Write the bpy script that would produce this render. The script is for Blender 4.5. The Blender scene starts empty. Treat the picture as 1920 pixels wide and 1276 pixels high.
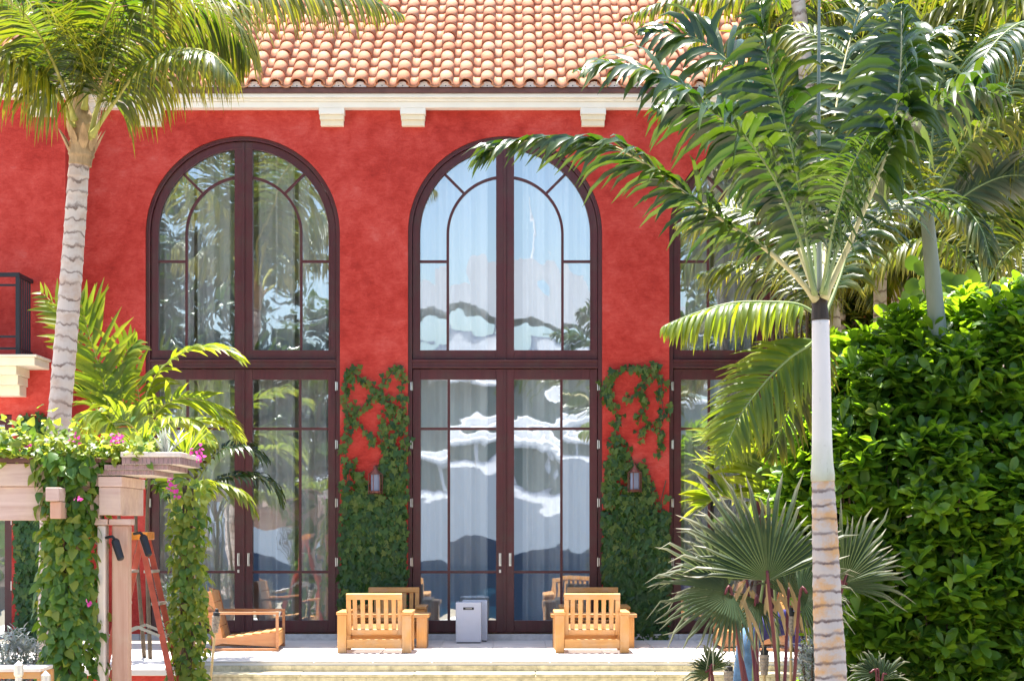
import bpy, math, random
import numpy as np
from mathutils import Vector, Matrix, noise
R = math.radians
sc = bpy.context.scene
COL = sc.collection

# ------------------------------------------------------------------ camera
CAMY, CAMZ, FPX, HOR = -25.0, 1.4, 3750.0, 990.0
cam = bpy.data.cameras.new('camera'); camo = bpy.data.objects.new('camera', cam); COL.objects.link(camo)
camo.location = (0, CAMY, CAMZ); camo.rotation_euler = (R(90), 0, 0)
cam.sensor_width = 36.0; cam.lens = FPX / 1920 * 36.0
cam.shift_y = (HOR - 638) / 1920; cam.clip_start = 0.5; cam.clip_end = 4000
sc.camera = camo
# ------------------------------------------------------------------ sky, sun, exposure
SUN = Vector((-0.09, 0.205, 0.97)).normalized()
w = bpy.data.worlds.new('World'); sc.world = w; w.use_nodes = True
nt = w.node_tree; nt.nodes.clear()
sky = nt.nodes.new('ShaderNodeTexSky'); sky.sky_type = 'NISHITA'; sky.sun_disc = False
sky.sun_elevation = math.asin(SUN.z); sky.sun_rotation = math.atan2(SUN.x, SUN.y)
sky.air_density = 1.0; sky.dust_density = 1.7; sky.ozone_density = 1.0
bg = nt.nodes.new('ShaderNodeBackground'); bg.inputs[1].default_value = 0.105
wo = nt.nodes.new('ShaderNodeOutputWorld')
nt.links.new(sky.outputs[0], bg.inputs[0]); nt.links.new(bg.outputs[0], wo.inputs[0])
sl = bpy.data.lights.new('sun', 'SUN'); sl.energy = 5.0; sl.angle = R(0.53); sl.color = (1.0, 0.95, 0.87)
so = bpy.data.objects.new('sun', sl); COL.objects.link(so); so.location = (0, 0, 30)
so.rotation_euler = (-SUN).to_track_quat('-Z', 'Y').to_euler()
vs = sc.view_settings
vs.view_transform = 'Standard'; vs.look = 'None'; vs.exposure = 2.08; vs.gamma = 1.0; vs.use_curve_mapping = False
sc.cycles.use_denoising = True
sc.cycles.max_bounces = 10; sc.cycles.transparent_max_bounces = 12

# ------------------------------------------------------------------ helpers
rnd = random.Random(7)
def P(px, py, D):
    """photo direction (px, py) at depth D metres from the camera plane -> world point"""
    return Vector(((px - 960) * D / FPX, CAMY + D, CAMZ + (HOR - py) * D / FPX))
def at_z(px, z, D): return Vector(((px - 960) * D / FPX, CAMY + D, z))

class MB:
    def __init__(s): s.v = []; s.f = []; s.a = []; s.m = []
    def add(s, vs, fs, att=None, mi=0):
        o = len(s.v); s.v += [tuple(p) for p in vs]; s.f += [tuple(i + o for i in f) for f in fs]
        s.a += list(att) if att is not None else [0.0] * len(vs); s.m += [mi] * len(fs); return s
    def box(s, x0, x1, y0, y1, z0, z1, M=None, mi=0):
        vs = [Vector((x, y, z)) for z in (z0, z1) for y in (y0, y1) for x in (x0, x1)]
        if M is not None: vs = [M @ p for p in vs]
        return s.add(vs, [(0, 2, 3, 1), (4, 5, 7, 6), (0, 1, 5, 4), (2, 6, 7, 3), (0, 4, 6, 2), (1, 3, 7, 5)], mi=mi)
    def bar(s, a, b, wx, wy, up=Vector((0, 1, 0)), mi=0):
        a = Vector(a); b = Vector(b); t = (b - a).normalized(); x = t.cross(up).normalized(); y = x.cross(t)
        vs = [p + x * sx * wx / 2 + y * sy * wy / 2 for p in (a, b) for sx, sy in ((-1, -1), (1, -1), (1, 1), (-1, 1))]
        return s.add(vs, [(3, 2, 1, 0), (4, 5, 6, 7)] + [(i, (i + 1) % 4, 4 + (i + 1) % 4, 4 + i) for i in range(4)], mi=mi)
    def tube(s, pts, rad, n=8, caps=True, mi=0, att=None):
        pts = [Vector(p) for p in pts]; m = len(pts)
        if not hasattr(rad, '__len__'): rad = [rad] * m
        vs = []; aa = []; x = None
        for i, p in enumerate(pts):
            t = (pts[min(i + 1, m - 1)] - pts[max(i - 1, 0)]).normalized()
            if x is None:
                x = t.cross(Vector((0, 1, 0.03))).normalized()
            x = (x - t * x.dot(t)).normalized(); y = t.cross(x)
            for k in range(n):
                a = 2 * math.pi * k / n
                vs.append(p + (x * math.cos(a) + y * math.sin(a)) * rad[i]); aa.append(att[i] if att else 0.0)
        fs = [(i * n + k, i * n + (k + 1) % n, (i + 1) * n + (k + 1) % n, (i + 1) * n + k) for i in range(m - 1) for k in range(n)]
        if caps: fs += [tuple(range(n - 1, -1, -1)), tuple(range((m - 1) * n, m * n))]
        return s.add(vs, fs, aa, mi)
    def lathe(s, c, prof, n=16, mi=0, M=None):
        vs = []
        for r, z in prof:
            for k in range(n):
                a = 2 * math.pi * k / n; p = Vector((r * math.cos(a), r * math.sin(a), z))
                vs.append((M @ p if M is not None else p) + Vector(c))
        m = len(prof)
        fs = [(i * n + k, i * n + (k + 1) % n, (i + 1) * n + (k + 1) % n, (i + 1) * n + k) for i in range(m - 1) for k in range(n)]
        fs += [tuple(range(n - 1, -1, -1)), tuple(range((m - 1) * n, m * n))]
        return s.add(vs, fs, mi=mi)
    def sheet(s, grid):
        h, w_ = len(grid), len(grid[0]); vs = [p for r in grid for p in r]
        return s.add(vs, [(i * w_ + j, i * w_ + j + 1, (i + 1) * w_ + j + 1, (i + 1) * w_ + j) for i in range(h - 1) for j in range(w_ - 1)])
    def mesh(s, name, smooth=False):
        me = bpy.data.meshes.new(name); me.from_pydata(s.v, [], s.f)
        if any(s.a):
            at = me.attributes.new('along', 'FLOAT', 'POINT'); at.data.foreach_set('value', s.a)
        if any(s.m): me.polygons.foreach_set('material_index', s.m)
        if smooth: me.polygons.foreach_set('use_smooth', [True] * len(me.polygons))
        return me

WI = {}   # inverse of a root's world matrix, for parts modelled in world space
def link(name, me, mat=None, parent=None, local=False, M=None):
    o = bpy.data.objects.new(name, me); COL.objects.link(o)
    if me is not None and mat is not None and not me.materials:
        for m_ in (mat if isinstance(mat, (list, tuple)) else [mat]): me.materials.append(m_)
    if parent is not None:
        o.parent = parent
        if not local and parent.name in WI: o.matrix_parent_inverse = WI[parent.name]
    if M is not None: o.matrix_basis = M
    return o
def obj(name, mb, mat, parent=None, smooth=False, bevel=0, local=False, M=None):
    o = link(name, mb.mesh(name, smooth), mat, parent, local, M)
    if bevel:
        b = o.modifiers.new('bevel', 'BEVEL'); b.width = bevel; b.segments = 2; b.limit_method = 'ANGLE'; b.angle_limit = R(50)
    return o
def tag(o, label=None, cat=None, group=None, kind=None):
    if label: o['label'] = label
    if cat: o['category'] = cat
    if group: o['group'] = group
    if kind: o['kind'] = kind
    return o
def thing(name, loc, label, cat, group=None, rz=0):
    o = bpy.data.objects.new(name, None); COL.objects.link(o); o.empty_display_size = 0.2
    o.location = loc; o.rotation_euler = (0, 0, rz)
    WI[o.name] = (Matrix.Translation(Vector(loc)) @ Matrix.Rotation(rz, 4, 'Z')).inverted()
    return tag(o, label, cat, group)
def copy_tree(o, parent=None):
    c = o.copy(); COL.objects.link(c)
    if parent is not None: c.parent = parent
    for ch in list(o.children): copy_tree(ch, c)
    return c

# ------------------------------------------------------------------ materials
class N:
    def __init__(s, name):
        s.m = bpy.data.materials.new(name); s.m.use_nodes = True; s.t = s.m.node_tree; s.t.nodes.clear()
        s.o = s.n('ShaderNodeOutputMaterial')
    def n(s, t, **k):
        d = s.t.nodes.new(t)
        for a, b in k.items(): setattr(d, a, b)
        return d
    def l(s, a, b): s.t.links.new(a, b)
    def coord(s, kind='Object', scale=(1, 1, 1)):
        c = s.n('ShaderNodeTexCoord'); mp = s.n('ShaderNodeMapping'); mp.inputs['Scale'].default_value = scale
        s.l(c.outputs[kind], mp.inputs[0]); return mp.outputs[0]
    def pos(s, scale=(1, 1, 1)):
        c = s.n('ShaderNodeNewGeometry'); mp = s.n('ShaderNodeMapping'); mp.inputs['Scale'].default_value = scale
        s.l(c.outputs['Position'], mp.inputs[0]); return mp.outputs[0]
    def noise(s, vec, scale, detail=4, rough=0.55, dist=0.0):
        d = s.n('ShaderNodeTexNoise'); d.inputs['Scale'].default_value = scale; d.inputs['Detail'].default_value = detail
        d.inputs['Roughness'].default_value = rough; d.inputs['Distortion'].default_value = dist
        if vec is not None: s.l(vec, d.inputs['Vector'])
        return d.outputs[0]
    def ramp(s, fac, stops):
        d = s.n('ShaderNodeValToRGB'); e = d.color_ramp.elements
        while len(e) < len(stops): e.new(0.5)
        for i, (p, c) in enumerate(stops): e[i].position = p; e[i].color = (*c, 1)
        s.l(fac, d.inputs[0]); return d.outputs[0]
    def math(s, op, a, b=None):
        d = s.n('ShaderNodeMath', operation=op)
        for i, x in enumerate((a, b)):
            if x is None: continue
            if isinstance(x, (int, float)): d.inputs[i].default_value = x
            else: s.l(x, d.inputs[i])
        return d.outputs[0]
    def mixc(s, fac, a, b, blend='MIX'):
        d = s.n('ShaderNodeMix', data_type='RGBA', blend_type=blend)
        for i, x in ((0, fac), (6, a), (7, b)):
            if isinstance(x, (int, float)): d.inputs[i].default_value = x
            elif isinstance(x, tuple): d.inputs[i].default_value = (*x, 1)
            else: s.l(x, d.inputs[i])
        return d.outputs[2]
    def bump(s, h, strength=0.3, dist=0.01):
        d = s.n('ShaderNodeBump'); d.inputs['Strength'].default_value = strength; d.inputs['Distance'].default_value = dist
        s.l(h, d.inputs['Height']); return d.outputs[0]
    def pbr(s, col, rough=0.6, normal=None, spec=0.5, metal=0.0):
        d = s.n('ShaderNodeBsdfPrincipled')
        if isinstance(col, tuple): d.inputs['Base Color'].default_value = (*col, 1)
        else: s.l(col, d.inputs['Base Color'])
        if isinstance(rough, (int, float)): d.inputs['Roughness'].default_value = rough
        else: s.l(rough, d.inputs['Roughness'])
        d.inputs['Specular IOR Level'].default_value = spec; d.inputs['Metallic'].default_value = metal
        if normal is not None: s.l(normal, d.inputs['Normal'])
        return d.outputs[0]
    def out(s, sh): s.l(sh, s.o.inputs[0]); return s.m
    def rand(s):
        g = s.n('ShaderNodeNewGeometry'); oi = s.n('ShaderNodeObjectInfo')
        return s.math('FRACT', s.math('ADD', g.outputs['Random Per Island'], oi.outputs['Random']))

def simple(name, col, rough=0.6, var=0.25, scale=6, bump=0.0, spec=0.4, metal=0.0, vec='pos', stretch=(1, 1, 1)):
    k = N(name); v = k.pos(stretch) if vec == 'pos' else k.coord('Object', stretch)
    n1 = k.noise(v, scale, 6, 0.6)
    c = k.ramp(n1, [(0.25, tuple(x * (1 - var) for x in col)), (0.75, tuple(min(1, x * (1 + var)) for x in col))])
    nm = k.bump(k.noise(v, scale * 6, 4), bump, 0.01) if bump else None
    return k.out(k.pbr(c, rough, nm, spec, metal))

def stucco():
    k = N('red_stucco'); v = k.pos()
    big = k.noise(v, 1.3, 6, 0.62, 0.6); mid = k.noise(v, 5.5, 6, 0.65, 0.3)
    tw = k.noise(k.pos((1.0, 1, 2.6)), 9, 5, 0.7, 1.2)
    f = k.math('ADD', k.math('ADD', k.math('MULTIPLY', big, 0.45), k.math('MULTIPLY', mid, 0.3)), k.math('MULTIPLY', tw, 0.25))
    c = k.ramp(f, [(0.34, (0.28, 0.020, 0.015)), (0.46, (0.44, 0.040, 0.029)), (0.54, (0.52, 0.062, 0.048)), (0.66, (0.58, 0.12, 0.098))])
    # faint pale run marks below the eaves, as weathered render has
    st = k.noise(k.pos((5.0, 1, 0.35)), 1.6, 4, 0.6)
    c = k.mixc(k.math('MULTIPLY', k.ramp(st, [(0.58, (0, 0, 0)), (0.75, (1, 1, 1))]), 0.10), c, (0.55, 0.10, 0.09))
    nm = k.bump(k.math('ADD', k.noise(v, 38, 5, 0.6), k.math('MULTIPLY', tw, 1.5)), 0.4, 0.014)
    return k.out(k.pbr(c, 0.85, nm, 0.2))
def wood(name, c1, c2, axis='z', rough=0.5, scale=1.0):
    k = N(name); st = {'x': (2, 26, 26), 'y': (26, 2, 26), 'z': (26, 26, 2)}[axis]
    v = k.coord('Object', tuple(a * scale for a in st))
    n1 = k.noise(v, 1.0, 6, 0.65, 0.8); oi = k.n('ShaderNodeObjectInfo')
    c = k.ramp(n1, [(0.3, c1), (0.7, c2)])
    c = k.mixc(k.math('MULTIPLY', oi.outputs['Random'], 0.45), c, tuple(x * 0.62 for x in c2))
    wz = k.noise(k.pos(), 4.5, 5, 0.65); gy = sum(c2) / 3
    c = k.mixc(k.math('MULTIPLY', k.ramp(wz, [(0.45, (0, 0, 0)), (0.7, (1, 1, 1))]), 0.4), c, (gy * 1.25, gy * 0.98, gy * 0.72))
    return k.out(k.pbr(c, rough, k.bump(n1, 0.15, 0.004), 0.4))
def leaf(name, greens, trans, tip=None, rough=0.42, tr=0.42, spec=0.45, grey=0.0):
    """leaf blade: glossy skin over a translucent blade; colour differs leaf to leaf, and towards the tip if the species shows it"""
    k = N(name); r = k.rand()
    n_ = len(greens); c = k.ramp(r, [(i / max(1, n_ - 1), g) for i, g in enumerate(greens)])
    n1 = k.noise(k.coord('Object'), 9, 3)
    c = k.mixc(k.math('MULTIPLY', n1, 0.35), c, tuple(x * 1.5 for x in greens[n_ // 2]))
    tc = k.mixc(k.math('MULTIPLY', r, 0.6), trans[0], trans[1])
    if tip:
        at = k.n('ShaderNodeAttribute', attribute_name='along')
        tf = k.math('MULTIPLY', k.math('POWER', at.outputs['Fac'], 2.2), k.math('ADD', k.math('MULTIPLY', r, 0.75), 0.35))
        tf = k.math('MINIMUM', tf, 1.0)
        c = k.mixc(tf, c, tip); tc = k.mixc(tf, tc, tuple(min(1, x * 1.35) for x in tip))
    p = k.pbr(c, rough, None, spec); t = k.n('ShaderNodeBsdfTranslucent'); k.l(tc, t.inputs[0])
    mx = k.n('ShaderNodeMixShader'); mx.inputs[0].default_value = tr
    k.l(p, mx.inputs[1]); k.l(t.outputs[0], mx.inputs[2])
    return k.out(mx.outputs[0])
def glass():
    k = N('window_glass'); v = k.pos((1, 1, 0.8)); oi = k.n('ShaderNodeObjectInfo')
    off = k.n('ShaderNodeVectorMath', operation='ADD'); k.l(v, off.inputs[0])
    cmb = k.n('ShaderNodeCombineXYZ'); k.l(k.math('MULTIPLY', oi.outputs['Random'], 30.0), cmb.inputs[1]); k.l(cmb.outputs[0], off.inputs[1])
    h = k.math('ADD', k.noise(off.outputs[0], 0.9, 2, 0.35, 0.2), k.math('MULTIPLY', k.noise(off.outputs[0], 4.5, 1, 0.4, 0.5), 0.025))
    nm = k.bump(h, 1.0, 0.015)
    g = k.n('ShaderNodeBsdfGlossy'); g.inputs['Roughness'].default_value = 0.012; g.inputs['Color'].default_value = (0.88, 0.95, 1, 1)
    k.l(nm, g.inputs['Normal'])
    t = k.n('ShaderNodeBsdfTransparent'); t.inputs[0].default_value = (0.92, 0.95, 0.96, 1)
    mx = k.n('ShaderNodeMixShader'); mx.inputs[0].default_value = 0.36
    k.l(t.outputs[0], mx.inputs[1]); k.l(g.outputs[0], mx.inputs[2]); return k.out(mx.outputs[0])
def tile_mat():
    k = N('terracotta'); r = k.rand(); v = k.coord('Object')
    c = k.ramp(r, [(0.0, (0.46, 0.165, 0.080)), (0.35, (0.50, 0.20, 0.105)), (0.7, (0.53, 0.23, 0.125)), (1.0, (0.55, 0.275, 0.165))])
    n1 = k.noise(k.pos(), 7, 6, 0.7)
    c = k.mixc(k.math('MULTIPLY', k.ramp(n1, [(0.45, (0, 0, 0)), (0.75, (1, 1, 1))]), 0.35), c, (0.62, 0.42, 0.31))
    n2 = k.noise(k.pos(), 26, 5, 0.7)
    c = k.mixc(k.math('MULTIPLY', k.ramp(n2, [(0.62, (0, 0, 0)), (0.72, (1, 1, 1))]), 0.25), c, (0.34, 0.15, 0.10))
    return k.out(k.pbr(c, 0.8, k.bump(n2, 0.3, 0.006), 0.25))
def trunk_mat(name, base, dark, warm, spacing, warm_amt, wob=1.5):
    k = N(name); at = k.n('ShaderNodeAttribute', attribute_name='along')
    n1 = k.noise(k.pos((7, 7, 5)), 1.2, 4)
    ph = k.math('ADD', k.math('DIVIDE', at.outputs['Fac'], spacing), k.math('MULTIPLY', n1, wob))
    fr = k.math('FRACT', ph)
    band = k.ramp(fr, [(0.0, (1, 1, 1)), (0.10, (0.85, 0.85, 0.85)), (0.2, (0, 0, 0)), (0.9, (0, 0, 0)), (1.0, (0.9, 0.9, 0.9))])
    blot = k.noise(k.pos((5, 5, 7)), 1.1, 5, 0.65)
    c = k.mixc(k.math('MULTIPLY', k.ramp(blot, [(0.45, (0, 0, 0)), (0.62, (1, 1, 1))]), warm_amt), base, warm)
    fine = k.noise(k.pos((60, 60, 8)), 1, 4, 0.6)
    c = k.mixc(k.math('MULTIPLY', fine, 0.35), c, tuple(x * 0.55 for x in base))
    c = k.mixc(k.math('MULTIPLY', band, k.ramp(n1, [(0.3, (0.35,) * 3), (0.6, (0.95,) * 3)])), c, dark)
    return k.out(k.pbr(c, 0.85, k.bump(fine, 0.4, 0.01), 0.2))

M = {}
M['stucco'] = stucco()
M['frame'] = wood('mahogany_frame', (0.062, 0.010, 0.013), (0.105, 0.022, 0.024), 'z', 0.42, 0.6)
M['glass'] = glass(); M['tile'] = tile_mat()
M['white'] = simple('white_moulding', (0.78, 0.74, 0.66), 0.6, 0.06, 3, 0.1)
M['cream'] = simple('cream_stone', (0.74, 0.66, 0.50), 0.65, 0.08, 5, 0.1)
M['copper'] = simple('drip_copper', (0.13, 0.055, 0.045), 0.55, 0.3, 8)
M['mortar'] = simple('grey_mortar', (0.66, 0.62, 0.62), 0.9, 0.15, 20, 0.3)
M['hole'] = simple('dark_hole', (0.01, 0.01, 0.012), 0.9, 0.1)
M['metal'] = simple('brushed_nickel', (0.62, 0.60, 0.58), 0.3, 0.1, 10, 0, 0.5, 1.0)
M['iron'] = simple('black_iron', (0.014, 0.015, 0.020), 0.5, 0.2, 9)
M['terrace'] = simple('terrace_stone', (0.63, 0.60, 0.58), 0.7, 0.10, 2.5, 0.15)
M['plinth'] = simple('plinth_stone', (0.52, 0.50, 0.49), 0.75, 0.22, 12, 0.2)
M['coral'] = simple('coral_stone', (0.50, 0.44, 0.30), 0.85, 0.42, 14, 0.6)
M['teak'] = wood('golden_teak', (0.46, 0.20, 0.05), (0.60, 0.30, 0.09), 'z')
M['teakx'] = wood('golden_teak_rail', (0.46, 0.20, 0.05), (0.60, 0.30, 0.09), 'x')
M['teaky'] = wood('golden_teak_side', (0.46, 0.20, 0.05), (0.60, 0.30, 0.09), 'y')
M['iroko'] = wood('red_brown_wood', (0.36, 0.135, 0.05), (0.50, 0.22, 0.085), 'x')
def curtain_mat():
    k = N('sheer_curtain'); d = k.pbr((0.72, 0.72, 0.70), 0.9, None, 0.1); t = k.n('ShaderNodeBsdfTranslucent'); t.inputs[0].default_value = (0.7, 0.69, 0.66, 1)
    mx = k.n('ShaderNodeMixShader'); mx.inputs[0].default_value = 0.3; k.l(d, mx.inputs[1]); k.l(t.outputs[0], mx.inputs[2]); return k.out(mx.outputs[0])
M['curtain'] = curtain_mat()
M['plaster'] = simple('room_plaster', (0.55, 0.52, 0.48), 0.9, 0.05, 2)
M['box_white'] = simple('white_lacquer', (0.60, 0.60, 0.66), 0.45, 0.05, 4)
M['soil'] = simple('planting_soil', (0.075, 0.055, 0.035), 0.95, 0.5, 5, 0.6)
M['lawn'] = simple('sandy_ground', (0.31, 0.26, 0.19), 0.9, 0.25, 3, 0.5)
M['pergola'] = wood('silvered_timber', (0.46, 0.29, 0.24), (0.66, 0.50, 0.45), 'x', 0.7, 0.5)
M['post'] = wood('pale_timber_post', (0.42, 0.20, 0.13), (0.60, 0.38, 0.29), 'z', 0.65, 0.5)
M['postw'] = wood('white_timber_post', (0.60, 0.50, 0.46), (0.78, 0.70, 0.64), 'z', 0.65, 0.5)
M['mosaic'] = simple('mosaic_mauve', (0.30, 0.19, 0.19), 0.35, 0.35, 11)
M['grout'] = simple('pale_grout', (0.66, 0.60, 0.55), 0.9, 0.08, 9)
M['ladder'] = simple('red_fibreglass', (0.44, 0.085, 0.05), 0.5, 0.35, 9)
M['orange'] = simple('orange_plastic', (0.72, 0.25, 0.03), 0.45, 0.3, 18)
M['alu'] = simple('aluminium', (0.6, 0.58, 0.55), 0.4, 0.15, 9, 0, 0.5, 0.9)
M['bark'] = simple('twig_bark', (0.10, 0.07, 0.045), 0.9, 0.35, 14, 0.5)
M['redstem'] = simple('maroon_petiole', (0.105, 0.017, 0.022), 0.4, 0.3, 8)
M['pot'] = simple('weathered_pot', (0.20, 0.16, 0.13), 0.85, 0.3, 9, 0.4)
M['rachis'] = simple('yellow_rachis', (0.34, 0.33, 0.08), 0.45, 0.25, 5)
M['rachisg'] = simple('green_rachis', (0.20, 0.26, 0.10), 0.45, 0.25, 5)
M['rachisp'] = simple('pale_rachis', (0.46, 0.42, 0.22), 0.5, 0.2, 5)
M['boot'] = simple('fibrous_boot', (0.36, 0.24, 0.13), 0.9, 0.5, 12, 0.7, stretch=(1, 1, 0.3))
M['shaft'] = simple('grey_crownshaft', (0.66, 0.61, 0.60), 0.5, 0.10, 2.2, 0.1, stretch=(4, 4, 0.5))
M['shaft2'] = simple('olive_crownshaft', (0.24, 0.27, 0.22), 0.5, 0.15, 2.2, 0.1, stretch=(4, 4, 0.5))
M['shaftdark'] = simple('dark_sheath', (0.035, 0.025, 0.020), 0.75, 0.5, 9, 0.4, stretch=(3, 3, 0.5))
M['trunk_a'] = trunk_mat('coconut_trunk', (0.64, 0.55, 0.49), (0.17, 0.11, 0.09), (0.46, 0.28, 0.19), 0.125, 0.5)
M['trunk_b'] = trunk_mat('ringed_trunk', (0.46, 0.41, 0.39), (0.085, 0.055, 0.06), (0.56, 0.30, 0.10), 0.10, 0.9, 0.8)
G = lambda *a: a
M['leaf_coco'] = leaf('coconut_leaf', [(0.006, 0.024, 0.010), (0.011, 0.036, 0.010), (0.024, 0.052, 0.010), (0.009, 0.032, 0.018)], ((0.10, 0.21, 0.006), (0.36, 0.36, 0.010)), (0.38, 0.31, 0.015), 0.34, 0.36)
M['leaf_areca'] = leaf('areca_leaf', [(0.028, 0.075, 0.012), (0.055, 0.11, 0.014), (0.09, 0.14, 0.016)], ((0.30, 0.44, 0.01), (0.44, 0.46, 0.015)), (0.28, 0.28, 0.02))
M['leaf_royal'] = leaf('royal_leaf', [(0.004, 0.022, 0.009), (0.007, 0.030, 0.010), (0.016, 0.046, 0.010)], ((0.05, 0.14, 0.004), (0.22, 0.31, 0.010)), (0.08, 0.11, 0.012), 0.25, 0.26, 0.65)
M['leaf_back'] = leaf('feather_leaf', [(0.009, 0.032, 0.008), (0.018, 0.046, 0.009), (0.04, 0.07, 0.010)], ((0.12, 0.22, 0.006), (0.40, 0.41, 0.012)), (0.34, 0.28, 0.03), 0.36, 0.36)
M['leaf_fan'] = leaf('fan_leaf', [(0.012, 0.034, 0.014), (0.018, 0.043, 0.017), (0.026, 0.052, 0.020)], ((0.16, 0.22, 0.07), (0.22, 0.24, 0.10)), (0.34, 0.31, 0.22), 0.5, 0.28, 0.35)
M['leaf_hedge'] = leaf('hedge_leaf', [(0.020, 0.070, 0.016), (0.042, 0.11, 0.016), (0.085, 0.17, 0.018), (0.15, 0.25, 0.022)], ((0.26, 0.50, 0.012), (0.44, 0.60, 0.02)), None, 0.36, 0.45, 0.45)
M['leaf_grape'] = leaf('seagrape_leaf', [(0.04, 0.10, 0.02), (0.08, 0.15, 0.025)], ((0.22, 0.40, 0.02), (0.34, 0.46, 0.03)), None, 0.4, 0.4)
M['leaf_ivy'] = leaf('ivy_leaf', [(0.012, 0.042, 0.010), (0.026, 0.075, 0.012), (0.048, 0.11, 0.014)], ((0.10, 0.20, 0.02), (0.14, 0.22, 0.02)), None, 0.42, 0.25)
M['leaf_ivyl'] = leaf('young_ivy_leaf', [(0.04, 0.10, 0.015), (0.08, 0.14, 0.02), (0.13, 0.16, 0.03)], ((0.24, 0.32, 0.03), (0.30, 0.30, 0.03)), None, 0.45, 0.3)
M['leaf_vine'] = leaf('vine_leaf', [(0.030, 0.085, 0.016), (0.055, 0.13, 0.02), (0.09, 0.18, 0.022)], ((0.22, 0.40, 0.02), (0.34, 0.46, 0.03)), None, 0.4, 0.4)
M['leaf_vinel'] = leaf('lime_vine_leaf', [(0.10, 0.18, 0.025), (0.16, 0.22, 0.03), (0.22, 0.26, 0.05)], ((0.42, 0.50, 0.03), (0.50, 0.48, 0.05)), None, 0.45, 0.45)
def shaft_mat():
    k = N('waxy_crownshaft'); at = k.n('ShaderNodeAttribute', attribute_name='along')
    n1 = k.noise(k.pos((22, 22, 1.2)), 1, 4, .6); n2 = k.noise(k.pos((3, 3, 2)), 1.5, 4, .6)
    f = k.math('ADD', at.outputs['Fac'], k.math('MULTIPLY', k.math('SUBTRACT', n2, .5), .5))
    c = k.ramp(f, [(0.0, (0.30, 0.29, 0.19)), (0.12, (0.44, 0.46, 0.35)), (0.35, (0.62, 0.60, 0.57)), (0.8, (0.68, 0.64, 0.64))])
    c = k.mixc(k.math('MULTIPLY', n1, .4), c, (0.46, 0.44, 0.42))
    sp = k.noise(k.pos((9, 9, 5)), 2.5, 5, .7); c = k.mixc(k.math('MULTIPLY', k.ramp(sp, [(.62, (0, 0, 0)), (.7, (1, 1, 1))]), .45), c, (0.25, 0.20, 0.15))
    return k.out(k.pbr(c, .5, k.bump(n1, .2, .006), .35))
M['shaftg'] = shaft_mat()
M['leaf_silver'] = leaf('silver_leaf', [(0.22, 0.27, 0.24), (0.32, 0.36, 0.34), (0.42, 0.44, 0.44)], ((0.2, 0.25, 0.2), (0.3, 0.3, 0.3)), None, 0.6, 0.15)
M['flower'] = leaf('magenta_bract', [(0.50, 0.02, 0.22), (0.62, 0.05, 0.34), (0.66, 0.16, 0.42)], ((0.6, 0.04, 0.3), (0.6, 0.1, 0.4)), None, 0.6, 0.4)

# ================================================================== SETTING
GZ = -0.7
g = MB().box(-400, 400, -17, 400, -3.2, GZ).box(-400, -3.6, -28, -17, -3.2, GZ); tag(obj('ground', g, M['lawn']), kind='structure')
def sea_mat():
    k = N('sea_water'); n1 = k.noise(k.pos((1, 0.5, 1)), 0.9, 4, 0.6)
    return k.out(k.pbr((0.012, 0.05, 0.085), 0.08, k.bump(n1, 0.5, 0.25), 0.5))
g = MB().add([(-1500, -1500, -2.2), (1500, -1500, -2.2), (1500, -16, -2.2), (-1500, -16, -2.2)], [(0, 1, 2, 3)])
tag(obj('sea', g, sea_mat()), kind='structure')
# terrace slab, with the taller left part faced in red stucco
TE = -4.0
xl = at_z(366, 0, 21).x
terr = tag(obj('terrace', MB().box(xl + 0.001, 12, TE, -0.001, GZ + 0.001, 0), M['terrace'], bevel=0.012), kind='structure')
tl = tag(obj('terrace_corner', MB().box(-12, xl, TE - 1.0, -0.601, GZ + 0.001, -0.07), M['stucco']), kind='structure')
obj('coping_stone', MB().box(-12, xl + 0.03, TE - 1.05, -0.602, -0.069, 0.0), M['terrace'], tl, bevel=0.012)
x = xl + .004; col = 0
while x < 6.2:      # paving slabs, laid with open joints
    y = TE - .02 + (0.0 if col % 2 else -.0); row = 0
    while y < -0.13:
        h_ = .62 if not (row == 0 and col % 2) else .34; y2 = min(y + h_, -.125)
        obj('paving_slab', MB().box(x + .0035, x + .6165, y + .0035, y2 - .0035, .0005, .011 + rnd.uniform(-.0015, .0015)), M['terrace'], terr, bevel=.003); y = y2; row += 1
    x += .62; col += 1
def steps():
    st = None
    for k, (y0, y1, z) in enumerate(((TE, TE - 0.36, -0.10), (TE - 0.36, TE - 0.72, -0.26))):
        s_ = MB().box(xl + 0.035, 11.9, y1, y0 - 0.002, GZ + 0.002, z - 0.032)
        o = tag(obj('step', s_, M['coral']), kind='structure')
        # tread slabs, split into flags
        x = xl + 0.035; 
        while x < 5.5:
            w_ = rnd.uniform(0.9, 1.3)
            obj('tread_stone', MB().box(x + 0.003, x + w_ - 0.003, y1 - 0.02, y0 - 0.003, z - 0.031, z + rnd.uniform(-0.002, 0.002)), M['coral'], o, bevel=0.006)
            x += w_
        # riser blocks under the tread
        x = xl + 0.035
        while x < 5.5:
            w_ = rnd.uniform(0.20, 0.27)
            obj('riser_stone', MB().box(x + 0.003, x + w_ - 0.003, y1 - 0.012 - rnd.uniform(0, 0.004), y1 - 0.001, z - 0.16, z - 0.034), M['coral'], o)
            x += w_
    # the riser between the terrace and the first tread
    x = xl + 0.03
    while x < 5.5:
        w_ = rnd.uniform(0.42, 0.6)
        obj('riser_stone', MB().box(x + 0.002, x + w_ - 0.002, TE - 0.012 - rnd.uniform(0, 0.003), TE - 0.001, -0.099, -0.036), M['coral'], terr)
        x += w_
steps()

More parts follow.
